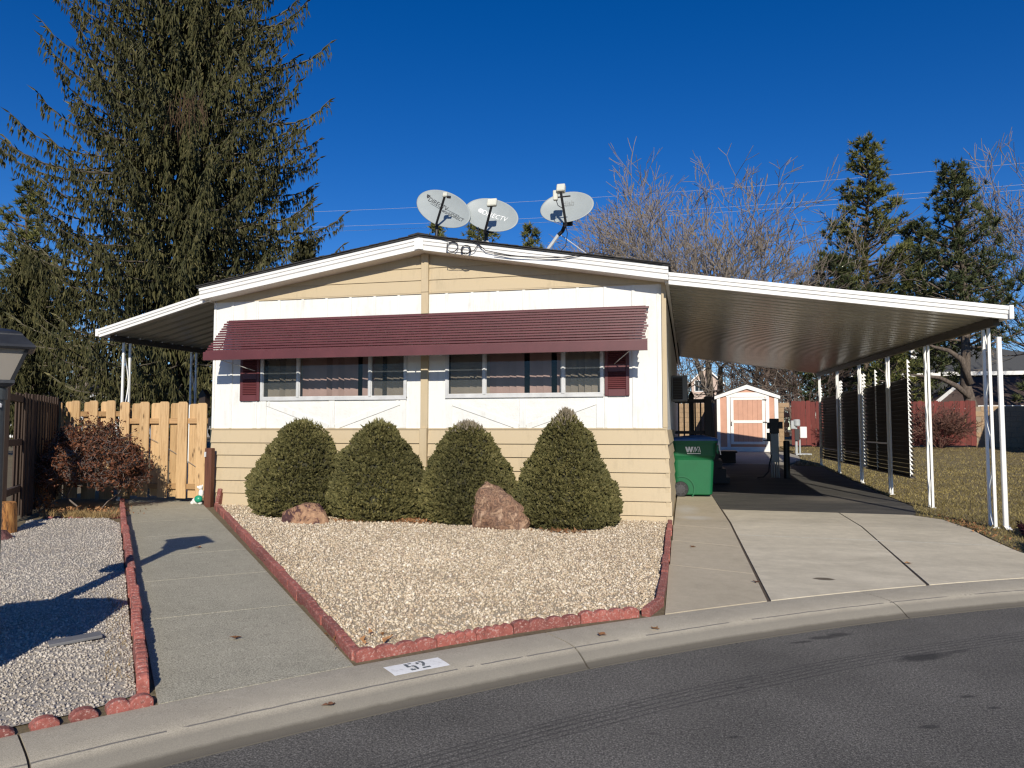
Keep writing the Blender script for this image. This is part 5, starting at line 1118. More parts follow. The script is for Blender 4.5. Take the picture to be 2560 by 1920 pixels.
BARK=m_bark('grey_brown_bark',(.16,.125,.095),(.06,.045,.035)); PALE=m_bark('pale_twig_bark',(.30,.255,.205),(.15,.122,.098),4); BRTW=m_bark('brown_twig_bark',(.17,.125,.10),(.085,.06,.048),4); SPBARK=m_bark('spruce_bark',(.13,.10,.08),(.05,.04,.03))
REDTW=m_bark('reddish_twig',(.22,.11,.08),(.10,.05,.04),4)
# ---------------------------------------------------------------- big drooping spruce
SPN=leafmat('spruce_needles',(.034,.040,.018),(.085,.085,.038),.65,c3=(.150,.140,.068))
def big_spruce(label,base,Htot,Rmax,seed,zlow=2.0,zmax=19.5,trunk_r=.34,dens=1.0):
    rr=random.Random(seed); t=thing('spruce_tree',label,'tree',base,group='drooping spruces'); bx,by,bz=base
    segs=[]; zt=0; Ht=Htot; Htot=max(Htot,1)
    while zt<min(Htot,zmax-1.2): segs.append((bx,by,bz+zt-.2,bx,by,bz+zt+1.4,trunk_r*(1-zt/Htot)+.02,trunk_r*(1-(zt+1.4)/Htot)+.02)); zt+=1.4
    obj('trunk',limb_mesh('trunk',segs,10),SPBARK,t,world=True)
    br=[];P0=[];P1=[];rad=[]
    def twig(p,d,L,r):
        q=p+d*L; P0.append(tuple(p)); P1.append(tuple(q)); rad.append(r); return q
    z=zlow
    while z<zmax:                                                  # whorls of limbs, tier above tier
        f=z/Htot; Rz=Rmax*max(.05,(1-f**1.7))*(.80 if z<3 else 1)*rr.uniform(.84,1.13)
        nb=int((18+rr.random()*6)*dens)
        for b in range(nb):
            az=2*math.pi*(b+rr.uniform(-.4,.4))/nb
            out=Vector((math.cos(az),math.sin(az),0)); view=Vector((bx,by+11.1,0)).normalized()
            if out.dot(view)>.45 and rr.random()<.55: continue
            L=Rz*rr.uniform(.55,1.05)*(1.26 if rr.random()<.15 else 1); p=Vector((bx,by,bz+z+rr.uniform(-.14,.14))); n=max(5,int(L/.45)); step=L/n
            el=rr.uniform(-.02,.16)+.30*f; prev=p
            side=Vector((-out.y,out.x,0))
            for k in range(n):
                u=(k+1)/n; e=el-.62*u*(1-u)*2.2*.85+(.75*max(0,u-.55))*1.9      # sag, then swing up at the tip
                out2=(out+side*rr.uniform(-.12,.12)).normalized()
                q=prev+(out2*math.cos(e)+Vector((0,0,1))*math.sin(e))*step
                br.append((*prev,*q,.040*(1-u*.85)*(L/4)**.5+.005,.040*(1-min(1,u+1/n)*.85)*(L/4)**.5+.004))
                if u>.35: twig(prev,q-prev,1.15,rr.uniform(.05,.075)*(1.1-.5*u))
                if u>.12:
                    far=u>.42
                    m=int(3.2+3.0*step/.45) if far else 3
                    for s in range(m):
                        c=prev.lerp(q,rr.random()); sd=side*rr.choice((-1,1))
                        # side sprays that hang like curtains
                        d=(sd*rr.uniform(.1,.9)+out2*rr.uniform(.0,.6)+Vector((0,0,-1))*rr.uniform(.3,1.6)).normalized()
                        hl=rr.uniform(.25,1.15)*(1.1 if u<.8 else .55); st_=.25 if far else .36; ns=max(2,int(hl/st_))
                        for w in range(ns):
                            d=(d*.66+Vector((0,0,-1))*.5+Vector((rr.uniform(-.11,.11),rr.uniform(-.11,.11),0))).normalized()
                            c2=twig(c,d,st_*1.12,rr.uniform(.022,.036)*(1-.3*w/ns) if far else rr.uniform(.055,.085))
                            if far and rr.random()<.75:
                                d3=(d*1.3+Vector((rr.uniform(-1,1),rr.uniform(-1,1),rr.uniform(-.8,.1)))).normalized(); twig(c,d3,rr.uniform(.16,.30),rr.uniform(.018,.028))
                            c=c2
                    if u>.55:                                       # upright shoots near the tip
                        for s in range(3):
                            c=prev.lerp(q,rr.random()); d=(out2*.6+side*rr.uniform(-.9,.9)+Vector((0,0,rr.uniform(-.1,.6)))).normalized(); twig(c,d,rr.uniform(.16,.30),rr.uniform(.020,.032))
                prev=q
            twig(prev,(out+Vector((0,0,.5))).normalized(),.3,.035)
        z+=rr.uniform(.52,.74)
    obj('limbs',limb_mesh('limbs',br,4),m_bark('bleached_limb',(.20,.165,.13),(.08,.065,.05)) if 'bleached_limb' not in bpy.data.materials else bpy.data.materials['bleached_limb'],t,world=True)
    cr=obj('crown',brush_mesh('crown',P0,P1,rad,2,.28),SPN,t,world=True); return len(P0)
ns_=big_spruce('huge drooping spruce rising out of the picture behind the porch cover',(-17.2,12.0,.75),31,5.8,3,1.9,19.0)
ns2=big_spruce('second shorter spruce crowding in behind the left fence',(-24.8,13.2,.8),8.2,4.8,5,1.4,8.0,.26,.8)
ns3=big_spruce('slim spruce between the house corner and the big spruce',(-13.9,14.5,.75),8.2,3.0,9,2.0,8.0,.18,.9)
print('spruce twigs',ns_,ns2,ns3)
# dead brown cluster hanging in the spruce
dc=np.random.default_rng(3); P0=[];P1=[]
for k in range(75):
    c=np.array([-13.55,7.1,10.75])+dc.normal(size=3)*np.array([.30,.2,.22]); P0.append(c); P1.append(c+np.array([dc.normal()*.12,dc.normal()*.12,-dc.uniform(.25,.8)]))
bigs=[x for x in bpy.data.objects if x.get('label','').startswith('huge drooping')][0]
obj('dead_twigs',brush_mesh('dead_twigs',P0,P1,.012,2),leafmat('rusty_dead_needles',(.075,.048,.032),(.13,.085,.055)),bigs,world=True)['kind']='stuff'
# ---------------------------------------------------------------- pines
PINN=leafmat('pine_needles',(.050,.066,.022),(.120,.130,.040),.6,c3=(.19,.18,.066)); PIND=leafmat('dark_pine_needles',(.026,.042,.022),(.068,.084,.036),.6,c3=(.11,.118,.05))
def pine(label,base,H,Rm,seed,mat,lean=(0,0),z0=.2,tuft=.22,n_b=70,shape=1.0,trunk_r=.2,nd=13,group='pines beyond the lot'):
    rr=random.Random(seed); rng=np.random.default_rng(seed); t=thing('pine_tree',label,'tree',base,group=group); b=Vector(base); segs=[]; C=[]; B=[]
    top=b+Vector((lean[0],lean[1],H)); N=9; prev=b-Vector((0,0,.3)); ax=[]
    for k in range(1,N+1):
        u=k/N; q=b.lerp(top,u)+Vector((rr.uniform(-.12,.12),rr.uniform(-.12,.12),0)); segs.append((*prev,*q,trunk_r*(1-(k-1)/N)+.02,trunk_r*(1-u)+.02)); ax.append((prev,q)); prev=q
    obj('trunk',limb_mesh('trunk',segs,8),BARK,t,world=True); segs=[]
    for k in range(n_b):
        u=z0+(1-z0)*((k+rr.random())/n_b); c=b.lerp(top,u); rad=Rm*(1-((u-z0)/(1-z0))**shape)*rr.uniform(.42,1.18)+.12*Rm
        az=k*2.4+rr.uniform(-.5,.5); d=Vector((math.cos(az),math.sin(az),rr.uniform(-.05,.35)+.35*u)).normalized(); n=max(2,int(rad/.5)); p=c
        for s in range(n):
            q=p+d*(rad/n); d=(d+Vector((rr.uniform(-.2,.2),rr.uniform(-.2,.2),rr.uniform(.0,.22)))).normalized(); w=.05*(1-s/n)*(Rm/2.5)+.012
            segs.append((*p,*q,w,w*.7))
            if s>=n*.22:
                for z in range(6):
                    c2=p.lerp(q,rr.random())+Vector((rr.gauss(0,.16),rr.gauss(0,.16),rr.gauss(.05,.12)))*min(1.4,Rm/2); C.append(tuple(c2)); B.append(tuple(d*1.0+Vector((0,0,.45))))
            p=q
        for z in range(6): C.append(tuple(p+Vector((rr.gauss(0,.12),rr.gauss(0,.12),rr.gauss(.05,.1))))); B.append(tuple(d+Vector((0,0,.6))))
    obj('limbs',limb_mesh('limbs',segs,3),BARK,t,world=True)
    obj('crown',tri_mesh('crown',C,tuft*.22,rng,4.6,B,nd),mat,t,world=True); return t
pine('tall bright green pine behind the carport roof, second bare tree to its left',(10.5,38,.8),18.2,4.3,21,PINN,(.5,0),.20,.32,100,1.1,.22,16)
pine('thin topped dark pine at the right with a crooked trunk below the roof',(12.3,26,.8),12.6,3.2,22,PIND,(-.3,.4),.34,.25,85,.9,.26,15)
pine('dark pine filling in between the two right hand pines',(14.2,40,.8),13.5,4.2,23,PIND,(0,0),.2,.32,80,1.4,.2,13)
pine('broad dark pine low behind the carport roof',(8.6,36,.8),10.8,3.6,24,PIND,(0,0),.15,.32,75,1.6,.2,13)
pine('small pine tip at the far right edge beside the last post',(19.2,34,.8),8.6,1.9,31,PIND,(0,0),.2,.28,40,1.2,.14,11)
pine('pine with three tips showing over the roof ridge below the dishes',(-12.4,34,.8),13.7,2.6,25,PINN,(0,0),.2,.30,85,1.8,.2,14)
pine('young pine behind the ridge right of the middle dish',(-9.6,35,.8),13.5,1.9,26,PINN,(.2,0),.2,.30,50,1.3,.14,14)
pine('pine behind the ridge left of the middle dish',(-15.3,34,.8),14.0,1.9,29,PINN,(0,0),.2,.30,45,1.2,.14,14)
pine('dark pine at the far left edge beyond the fence',(-38.5,26,.8),15.3,3.6,27,PINN,(0,0),.2,.32,80,1.5,.2,13)
pine('green pine half hidden behind the louvred screens',(9.3,27,.9),5.2,1.8,28,PINN,(0,0),.1,.24,45,1.6,.12,14)
# crooked limbs of the near pine trunk
kt=[x for x in bpy.data.objects if x.type=='EMPTY' and x.get('label','').startswith('thin topped dark pine')][0]
obj('low_limb',MB().tube([(12.3,26,2.9),(11.7,25.9,3.5),(11.0,25.9,3.9),(10.3,26,4.0),(9.6,26,4.1)],[.13,.12,.09,.06,.03],7),BARK,kt,world=True,smooth=True); obj('low_limb',MB().tube([(12.25,26,3.6),(11.9,25.9,4.7),(11.4,25.9,5.1),(10.8,26,5.3),(10.2,26,5.7)],[.16,.14,.10,.07,.03],7),BARK,kt,world=True,smooth=True)
# ---------------------------------------------------------------- bare trees
def bare_tree(name,label,base,H,seed,mat,stems=1,spread=.35,r0=.22,lev=5,cat='tree',group=None,tropism=.12,kids=(3,5),twig=.010,first=.3,ratio=.62,thin=None):
    rr=random.Random(seed); t=thing(name,label,cat,base,group=group); main=[];fine=[]
    def grow(p,d,L,r,l):
        n=4 if l<2 else (3 if l<4 else 2); tgt=main if l<=1 else fine
        for k in range(n):
            d=(d+Vector((rr.gauss(0,.13),rr.gauss(0,.13),rr.gauss(0,.09)+tropism*(.5+.5*l/3)))).normalized(); q=p+d*(L/n); ra=r*(1-.55*k/n); rb=r*(1-.55*(k+1)/n)
            tgt.append((*p,*q,max(ra,twig),max(rb,twig*.8)))
            if l<lev and (k/n>=first-.01 or l>0):
                m=rr.randint(*kids) if k==n-1 else (rr.choice((1,2)) if l<3 else rr.choice((0,1,1)))
                for s in range(m):
                    ax=Vector((rr.gauss(0,1),rr.gauss(0,1),rr.gauss(0,1))).cross(d)
                    if ax.length<.01: continue
                    nd=(Matrix.Rotation(rr.uniform(.35,.95)*(1 if k<n-1 else .75),3,ax.normalized())@d); grow(q,nd,L*ratio*rr.uniform(.7,1.15),rb*rr.uniform(.5,.72),l+1)
            p=q
    for s in range(stems):
        a=2*math.pi*s/stems+rr.random(); sp_=spread if stems>1 else spread*.15
        d=Vector((math.cos(a)*sp_,math.sin(a)*sp_,1)).normalized(); grow(Vector(base)-Vector((0,0,.15)),d,H*.40*rr.uniform(.85,1.1),r0*rr.uniform(.8,1.1),0)
    obj('trunk',limb_mesh('trunk',main,6),mat,t,world=True); obj('crown',limb_mesh('crown',fine,3),thin or mat,t,world=True); return len(fine)
TH=bpy.data.materials
c_=[]
c_.append(bare_tree('bare_tree','broad pale bare tree behind the carport roof',(2.6,41,.8),19.6,41,PALE,4,.52,.30,5,twig=.019,tropism=.07,kids=(2,3),ratio=.66))
c_.append(bare_tree('bare_tree','bare tree with leaning pale stems just right of the dishes',(-3.0,38,.8),15.2,42,PALE,3,.34,.24,5,twig=.018,tropism=.08,kids=(2,3),ratio=.66))
c_.append(bare_tree('bare_tree','bare tree spreading in from the right edge of the picture',(20.6,32,.8),17.0,43,PALE,3,.40,.26,5,twig=.016,tropism=.08,kids=(2,3),ratio=.66))
c_.append(bare_tree('bare_tree','brown bare tree with thick trunk seen under the carport roof',(4.6,33,.9),8.5,44,BRTW,1,.3,.36,5,twig=.013,kids=(2,3)))
c_.append(bare_tree('bare_tree','bare tree behind the window cooler',(-2.5,33,.9),9.0,45,BRTW,2,.18,.24,4,twig=.014,kids=(2,3)))
c_.append(bare_tree('bare_tree','bare brown tree in front of the pines below the carport edge',(6.2,34,.9),8.0,46,BRTW,3,.5,.2,4,twig=.014,kids=(2,3),tropism=.05))
c_.append(bare_tree('bare_tree','thin bare tree beyond the left fence beside the pine',(-31.5,21,.8),9.0,47,PALE,3,.5,.14,4,twig=.012,kids=(2,3),tropism=.05))
c_.append(bare_tree('bare_tree','twiggy bare tree tips just left of the roof ridge',(-25.2,46,.8),16.5,48,PALE,1,.3,.18,4,twig=.016,tropism=.3,kids=(2,3)))
c_.append(bare_tree('bare_tree','low bare tree between the two trunks beyond the gate',(-20.5,24,.8),6.0,49,BRTW,3,.6,.14,4,twig=.011,kids=(2,4)))
c_.append(bare_tree('bare_tree','bare tree left of the house corner behind the porch cover',(-15.5,27,.8),6.5,50,BRTW,3,.6,.14,4,twig=.011,kids=(2,4)))
print('bare segs',c_)
c_.append(bare_tree('bare_bush','leafless reddish bush against the right red fence',(9.35,20.5,.95),2.4,61,REDTW,14,.75,.022,3,'bush','bare bushes by the red fence',.02,(2,3),.008))
c_.append(bare_tree('bare_bush','leafless reddish bush between the shed and the louvred screens',(6.6,20.0,.95),2.3,62,REDTW,16,.65,.022,3,'bush','bare bushes by the red fence',.03,(2,3),.008))
# wine red leafed bush by the fence, left part
def leafy(name,label,base,rad,seed,n,size,mat,twigmat,stems=9,cat='bush',group=None,flat=1.0,hollow=.35,tw=.010,H=None,leafk=1,cut=None):
    rr=random.Random(seed); rng=np.random.default_rng(seed); t=thing(name,label,cat,base,group=group); segs=[]; C=[]; b=Vector(base)
    def shell():
        while True:
            v=Vector((rr.gauss(0,1),rr.gauss(0,1),abs(rr.gauss(.35,.75))))
            v.normalize(); k=rr.uniform(.55,1.0)**.6; q=Vector((b.x+v.x*rad[0]*k,b.y+v.y*rad[1]*k,b.z+rad[2]*(.28+.72*v.z*k) if v.z>.0 else b.z+rad[2]*.25))
            if not (cut and cut(q)): return q
    nodes=[b+Vector((rr.gauss(0,.07),rr.gauss(0,.05),0)) for _ in range(max(3,stems//3))]
    for s in range(stems*9):
        q=shell(); st=min(nodes[-900:],key=lambda p:(p-q).length+.5*abs((p-b).length-(q-b).length*.35)) if len(nodes)>8 else rr.choice(nodes); ns=4; prev=st; r=tw*(1.9 if s<stems else 1.0)
        for k in range(1,ns+1):
            p=st.lerp(q,k/ns)+Vector((rr.gauss(0,.028),rr.gauss(0,.028),rr.gauss(0,.02)+.04*math.sin(math.pi*k/ns)))*(rad[2]/1.2); segs.append((*prev,*p,r,r*.82)); r*=.82; prev=p; nodes.append(p)
            if k>=2: C.append(tuple(p))
            if k>=2:
                for z in range(2):
                    d=Vector((rr.gauss(0,1),rr.gauss(0,1),rr.gauss(.3,.8))).normalized()*rr.uniform(.05,.16)*(rad[2]/1.2); segs.append((*p,*(p+d),r*.7,r*.4)); C.append(tuple(p+d)); C.append(tuple(p+d))
    obj('stems',limb_mesh('stems',segs,3),twigmat,t,world=True)
    C=np.array(C); pick=C[rng.integers(0,len(C),n)]+rng.normal(size=(n,3))*.02
    obj('leaves',tri_mesh('leaves',pick,size,rng,1.5,None,leafk),mat,t,world=True); return len(segs)
WINE=leafmat('wine_red_leaves',(.02,.006,.010),(.045,.012,.016),.5)
leafy('wine_red_bush','dark wine red bush at the fence left of the louvred screens',(6.3,19.4,.9),(.9,.6,2.0),71,900,.13,WINE,REDTW,10)
leafy('wine_red_bush','low dark wine red plant at the right edge by the downpipe',(4.45,-.35,.26),(.42,.45,.24),72,1300,.032,WINE,REDTW,10,group='wine red plants')
leafy('wine_red_bush','dark wine red shrub just outside the right edge at the driveway',(4.45,-1.75,.2),(.65,.45,.55),73,1200,.05,WINE,REDTW,10,group='wine red plants')
DRYL=leafmat('dry_brown_leaves',(.060,.022,.014),(.125,.048,.027),.6,c3=(.21,.09,.045)); GREYTW=m_bark('grey_shrub_twig',(.22,.18,.16),(.10,.075,.065),5)
nb_=leafy('brown_shrub','round winter shrub with rusty brown leaves before the cedar fence',(-9.12,-.95,.36),(.90,.66,1.36),81,15000,.027,DRYL,GREYTW,42,cat='shrub',tw=.009,cut=lambda q:q.y>.0)
leafy('brown_shrub','tiny dry plant at the foot of the brown shrub',(-9.55,-1.45,.36),(.16,.14,.30),82,160,.035,leafmat('orange_dry_leaves',(.30,.10,.03),(.45,.19,.07)),GREYTW,5,cat='shrub',tw=.006)
# ---------------------------------------------------------------- four clipped dwarf spruces
DSP=leafmat('dwarf_spruce_needles',(.076,.078,.032),(.155,.148,.060),.6,c3=(.24,.215,.095)); DTOP=leafmat('grey_dead_tips',(.14,.12,.09),(.27,.24,.19),.8)
def lumps(rng,n,Hh):
    return [(rng.uniform(0,2*np.pi),rng.uniform(.05,.95),rng.uniform(.06,.16),rng.uniform(-1,1)) for _ in range(n)]
def dwarf(label,cx,cy,Rw,Hh,prof,seed,extra=(),tip=0.0,n=11500):
    rng=np.random.default_rng(seed); t=thing('dwarf_spruce',label,'shrub',(cx,cy,yard(cx,cy)),group='dwarf spruces in front of the house')
    ts=[p[0] for p in prof]; rs=[p[1] for p in prof]; LU=lumps(rng,110,Hh)
    def radius(th,u):
        r=np.interp(u,ts,rs)*Rw; b=np.zeros_like(r)
        for a,c,w,k in LU:
            da=np.abs((th-a+np.pi)%(2*np.pi)-np.pi)*np.maximum(r,.1); b+=k*.058*np.exp(-((da/(w*.9))**2+((u-c)*Hh/w)**2))
        for a,c,w,k in extra:
            da=np.abs((th-a+np.pi)%(2*np.pi)-np.pi)*np.maximum(r,.1); b+=k*np.exp(-((da/w)**2+((u-c)*Hh/w)**2))
        b+=.022*np.sin(th*17+u*31+seed)*np.sin(th*11-u*43)+.02*np.sin(th*6+u*17+seed*2)*np.sin(u*23-th*5)+.012*np.sin(th*29-u*60+1)*np.sin(u*71+th*7)
        return r+b
    # hull
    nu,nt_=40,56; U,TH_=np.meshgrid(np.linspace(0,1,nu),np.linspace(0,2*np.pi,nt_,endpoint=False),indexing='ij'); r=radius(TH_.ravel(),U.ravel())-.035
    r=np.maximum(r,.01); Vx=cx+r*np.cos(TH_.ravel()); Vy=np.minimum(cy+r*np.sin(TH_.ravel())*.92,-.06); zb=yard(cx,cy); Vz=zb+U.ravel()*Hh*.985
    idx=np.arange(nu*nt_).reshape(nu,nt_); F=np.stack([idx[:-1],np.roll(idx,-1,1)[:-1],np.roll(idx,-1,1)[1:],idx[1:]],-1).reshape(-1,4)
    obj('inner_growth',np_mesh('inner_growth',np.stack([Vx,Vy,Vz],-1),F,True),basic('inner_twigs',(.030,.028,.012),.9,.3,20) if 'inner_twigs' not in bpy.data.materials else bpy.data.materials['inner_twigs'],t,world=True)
    u=rng.uniform(0,1,n*3); keep=rng.uniform(0,1,n*3)<np.interp(u,ts,rs); u=u[keep][:n]; m=len(u); th=rng.uniform(-np.pi-.35,.35,m)
    r=np.maximum(radius(th,u),.012)-rng.uniform(.0,.035,m); x=cx+r*np.cos(th); y=np.minimum(cy+r*np.sin(th)*.92,-.045); z=zb+u*Hh
    nrm=np.stack([np.cos(th),np.sin(th),np.full(m,.75)],-1); nrm/=np.linalg.norm(nrm,axis=1,keepdims=True)
    hole=(np.sin(th*9.3+u*21+seed*3)*np.sin(u*27-th*7+seed)*np.sin(th*4.1+u*13+seed*5)>.62)&(rng.uniform(0,1,m)<.85); x=np.where(hole,cx+(x-cx)*.86,x); y=np.where(hole,cy+(y-cy)*.86,y)
    d=nrm+rng.normal(size=(m,3))*.45; d/=np.linalg.norm(d,axis=1,keepdims=True); L=rng.uniform(.028,.055,(m,1)); P=np.stack([x,y,z],-1)
    obj('foliage',brush_mesh('foliage',P-d*.01,P+d*L,rng.uniform(.010,.017,m),3,.55),DSP,t,world=True)
    ks=240; us=rng.uniform(.02,.98,ks); ts_=rng.uniform(-np.pi-.3,.3,ks); r_=np.maximum(radius(ts_,us),.02); Ps=np.stack([cx+r_*np.cos(ts_),np.minimum(cy+r_*np.sin(ts_)*.92,-.05),zb+us*Hh],-1)
    ds=np.stack([np.cos(ts_),np.sin(ts_),np.full(ks,1.0)],-1)+rng.normal(size=(ks,3))*.35; ds/=np.linalg.norm(ds,axis=1,keepdims=True)
    obj('stray_shoots',brush_mesh('stray_shoots',Ps-ds*.02,Ps+ds*rng.uniform(.04,.075,(ks,1)),.011,2,.6),DSP,t,world=True)['kind']='stuff'
    k=int(170*(1+tip*3)); uu=1-np.abs(rng.normal(0,.035+.03*tip,k)); th=rng.uniform(-np.pi,np.pi,k); rr_=np.maximum(radius(th,uu),.02)*rng.uniform(.6,1,k); P=np.stack([cx+rr_*np.cos(th),np.minimum(cy+rr_*np.sin(th),-.05),zb+uu*Hh],-1)
    d=np.stack([rng.normal(0,.4,k),rng.normal(0,.4,k),np.full(k,1.0)],-1); d/=np.linalg.norm(d,axis=1,keepdims=True)
    obj('tip_shoots',brush_mesh('tip_shoots',P,P+d*rng.uniform(.04,.11,(k,1)),.007,2),DTOP if tip>.2 else DSP,t,world=True)['kind']='stuff'
PB=[(0,.82),(.06,.92),(.2,1.0),(.4,.92),(.6,.76),(.75,.59),(.88,.42),(.96,.27),(1,.08)]; PCN=[(0,.86),(.05,.95),(.15,1.0),(.3,.90),(.5,.71),(.7,.51),(.82,.38),(.9,.25),(.96,.13),(1,.03)]
dwarf('lumpy dwarf spruce at the left with a bulging lower left side',-5.66,-.66,.74,1.36,PB,1,[(math.pi*1.05,.42,.22,.08),(math.pi*.98,.16,.35,.08)],.05)
dwarf('dwarf spruce second from the left with a notch on its left shoulder',-4.40,-.66,.74,1.37,PB,2,[(math.pi,.62,.13,.06),(math.pi*1.3,.45,.10,-.12),(math.pi*1.35,.35,.08,-.10)],.05)
dwarf('dwarf spruce third from the left behind the big rock, with greyish tip',-3.07,-.62,.72,1.36,PB,3,[(math.pi*1.8,.75,.12,.05)],.5)
dwarf('tallest dwarf spruce at the right with a bare grey pointed tip',-1.66,-.62,.76,1.55,PCN,4,[(math.pi*1.62,.12,.10,-.12)],1.0,12500)
# ---------------------------------------------------------------- boulders
def m_rock(name,stops,sc=4):
    m,nt,b=nmat(name); v=objco(nt); n=noise(nt,v,sc,7,.7,1.0); col=ramp(nt,n,stops); n2=noise(nt,v,22,5,.7)
    col=mixc(nt,1.0,col,ramp(nt,n2,[(.3,(.65,.65,.65)),(.7,(1.25,1.25,1.25))]),'MULTIPLY')
    nt.links.new(col,b.inputs['Base Color']); b.inputs['Roughness'].default_value=.8; bump(nt,b,math_(nt,'ADD',n,n2),.7,.03); return m
def rock(name,label,loc,dim,seed,mat,pts,rz=0,rough=1.0):
    """faceted boulder: hull of hand placed corners, subdivided and roughened"""
    bm=bmesh.new()
    for p in pts: bm.verts.new((p[0]*dim[0],p[1]*dim[1],p[2]*dim[2]))
    bmesh.ops.convex_hull(bm,input=bm.verts); bmesh.ops.triangulate(bm,faces=bm.faces)
    bmesh.ops.subdivide_edges(bm,edges=bm.edges,cuts=3,use_grid_fill=True,smooth=.15)
    bmesh.ops.subdivide_edges(bm,edges=bm.edges,cuts=1,use_grid_fill=True)
    from mathutils import noise as mn
    for v in bm.verts:
        q=v.co.copy(); k=mn.fractal(q*6+Vector((seed,0,0)),1.0,2.0,5)*.055+mn.noise(q*4+Vector((0,seed,0)))*.05
        n=v.normal if v.normal.length else q.normalized(); v.co=q+n*k*(dim[0]*1.6)*rough
    me=bpy.data.meshes.new(name); bm.to_mesh(me); bm.free(); o=obj(name,me,mat,None,loc,(0,0,rz)); tag(o,label,'rock'); return o
rock('boulder','flat tan sandstone rock in front of the leftmost dwarf spruce',(-5.16,-1.42,.31),(.34,.22,.27),3,m_rock('tan_sandstone',[(.40,(.07,.03,.03)),(.45,(.11,.05,.04)),(.47,(.32,.18,.105)),(.60,(.42,.25,.145)),(.72,(.50,.33,.20))],5.5),[(-1,-.3,0),(-.95,.5,0),(1.0,.0,.05),(.8,.6,0),(.7,-.5,0),(-.9,-.5,.55),(-.85,.3,.6),(-.25,-.5,.9),(-.2,.4,1.0),(.35,-.45,.92),(.4,.4,.95),(.8,-.2,.5),(-.95,-.6,-.1),(.6,-.7,-.05)],rough=.45)
rock('boulder','large rough reddish brown rock between the two right dwarf spruces',(-2.47,-1.08,.28),(.41,.28,.62),8,m_rock('reddish_lava_rock',[(.32,(.03,.02,.018)),(.41,(.17,.09,.055)),(.47,(.32,.19,.115)),(.515,(.09,.048,.035)),(.58,(.36,.225,.14)),(.72,(.50,.36,.26))],7),[(-.85,-.6,-.05),(-1.0,.3,.3),(-.95,-.3,.5),(-.75,-.4,.75),(-.55,.2,.95),(-.40,-.3,1.0),(-.2,.3,.92),(.1,-.45,.80),(.35,.3,.62),(.55,-.5,.48),(.8,-.3,.44),(1.0,-.2,.22),(1.0,.3,.05),(.8,-.7,-.05),(.2,-.95,-.05),(.1,-.85,.4),(-.5,-.8,.3)])
rock('stone','dark red stone lying beside the log stump',(-7.95,-3.7,.28),(.17,.14,.13),5,m_rock('dull_red_stone',[(.35,(.07,.03,.03)),(.65,(.22,.09,.08))],8),[(-1,-.6,0),(1,-.5,0),(.9,.7,0),(-.8,.8,0),(-.6,-.5,.8),(.5,-.5,.9),(.5,.4,1),(-.5,.5,.9)])
# ---------------------------------------------------------------- litter
LF=[leafmat('leaf_litter',(.16,.075,.035),(.36,.20,.10),.8)]
def litter(name,label,c,rx,ry,n,seed,size=.03):
    rng=np.random.default_rng(seed); P=np.stack([c[0]+rng.normal(0,rx,n),np.minimum(c[1]+rng.normal(0,ry,n),-.05 if c[1]<0 else 99)],-1); z=yard_np(P[:,0],P[:,1])+rng.uniform(.012,.04,n)
    o=obj(name,tri_mesh(name,np.stack([P[:,0],P[:,1],z],-1),size,rng,1.3,np.array([[0,0,.0]])),LF[0]); tag(o,label,'leaf litter',kind='stuff')
litter('leaf_litter','dry leaves gathered between the middle dwarf spruces',(-3.75,-1.05),.22,.08,260,1); litter('leaf_litter','dry leaves at the foot of the tallest dwarf spruce',(-1.6,-1.30),.16,.05,110,2); litter('leaf_litter','dry leaves scattered beside the red rock',(-4.7,-1.25),.25,.07,120,3,.022)
litter('leaf_litter','dry leaves under the brown shrub',(-9.0,-1.35),.45,.22,420,4); litter('leaf_litter','dry leaves along the lawn edge by the first post',(3.72,.35),.07,.6,200,5,.026)
litter('leaf_litter','yellow leaves in the front corner of the gravel',(-2.2,-6.15),.12,.14,28,6,.03)
def leaf_mesh(seed):
    rr=random.Random(seed); mb=MB(); n=9; pts=[]
    for k in range(n):
        a=2*math.pi*k/n; r=.034*(1 if k%2 else .55)*rr.uniform(.8,1.2); pts.append((r*math.cos(a)*1.3,r*math.sin(a),.006+rr.uniform(0,.018)))
    c=len(mb.v); mb.v+=pts+[(0,0,.006)]; mb.f+=[(k,(k+1)%n,n) for k in range(n)]; me=mb.mesh('fallen_leaf'); me.materials.append(basic('dry_leaf_%s'%('abc'[seed%3]),((.22,.10,.04),(.30,.16,.07),(.14,.065,.035))[seed%3],.8) ); return me
LM=[leaf_mesh(k) for k in range(3)]
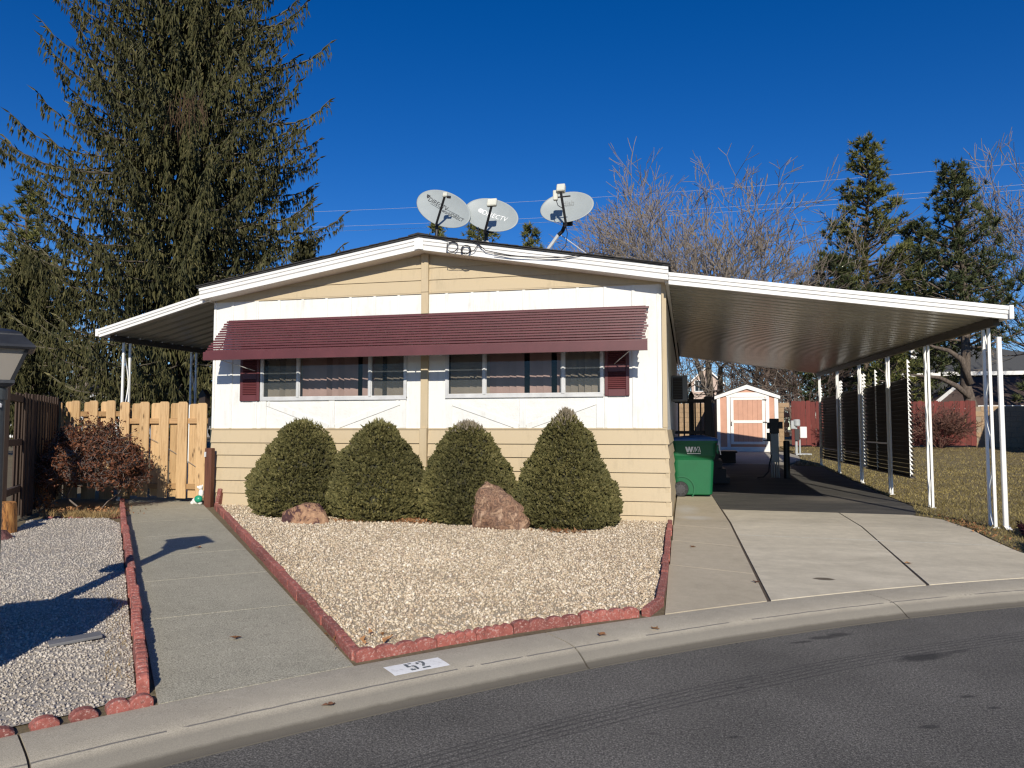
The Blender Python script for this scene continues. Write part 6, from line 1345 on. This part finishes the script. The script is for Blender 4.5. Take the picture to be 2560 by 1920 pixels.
lv=[((-3.05,-6.35),'on the walkway near its front end'),((-4.15,-4.05),'on the walkway beside the gravel edging'),((-4.25,-3.98),'on the walkway, close to another leaf at the edging'),((-.62,-5.55),'on the kerb just right of the kerb joint'),((-.25,-5.28),'on the kerb below the gravel corner'),((-1.95,-7.15),'on the kerb left of the painted number'),((-5.35,-3.55),'near the lantern shadow on the walkway'),((2.28,-2.2),'on the driveway centre joint'),((.62,-3.5),'on the joint beside the driveway strip'),((.05,-1.9),'on the strip slab beside the gravel')]
for k,((x,y),w) in enumerate(lv):
    r_=math.hypot(x-CX,y-CY); z=yard(x,y)+.005 if r_>RB else rz_at(min(r_,RB))+.003
    o=obj('fallen_leaf',LM[k%3],None,None,(x,y,z),(0,0,k*1.3)); tag(o,'small dry brown leaf '+w,'leaf','fallen leaves')
# straw tufts at bed edges
MTF=leafmat('straw_tuft',(.20,.13,.06),(.36,.27,.13),.85)
grass('dry_weeds',[(-8.1,-1.95),(-7.8,-1.6),(-8.9,-1.65),(-9.1,-1.95)],900,8,.04,.12,.004,MTF,'dry straw weeds before the brown shrub'); grass('dry_weeds',[wk(.4,-.25),wk(2.6,-.25),wk(2.6,-.11),wk(.4,-.11)],260,9,.02,.06,.003,MTF,'sparse dry weeds beside the scalloped edging')
# far wood closing the view
rngf=np.random.default_rng(17); segs=[]
for k in range(1500):
    x=rngf.uniform(-150,95); y=rngf.uniform(106,134); hh=rngf.uniform(5,13.0); p=np.array([x,y,.8]); a=rngf.normal(0,.16,2)
    q=p+np.array([a[0]*hh,a[1]*hh,hh]); segs.append((*p,*q,.14,.04))
    for s in range(7):
        u=rngf.uniform(.25,1); c=p+(q-p)*u; dd=np.array([rngf.normal(0,1.5),rngf.normal(0,.8),rngf.uniform(.5,2.6)]); segs.append((*c,*(c+dd),.06,.03))
        c2=c+dd*rngf.uniform(.3,1); segs.append((*c2,*(c2+np.array([rngf.normal(0,1.0),rngf.normal(0,.7),rngf.uniform(.3,1.5)])),.045,.02))
o=obj('far_wood',limb_mesh('far_wood',segs,3),BRTW); tag(o,'brown leafless thicket closing the view beyond the houses','thicket',kind='stuff')
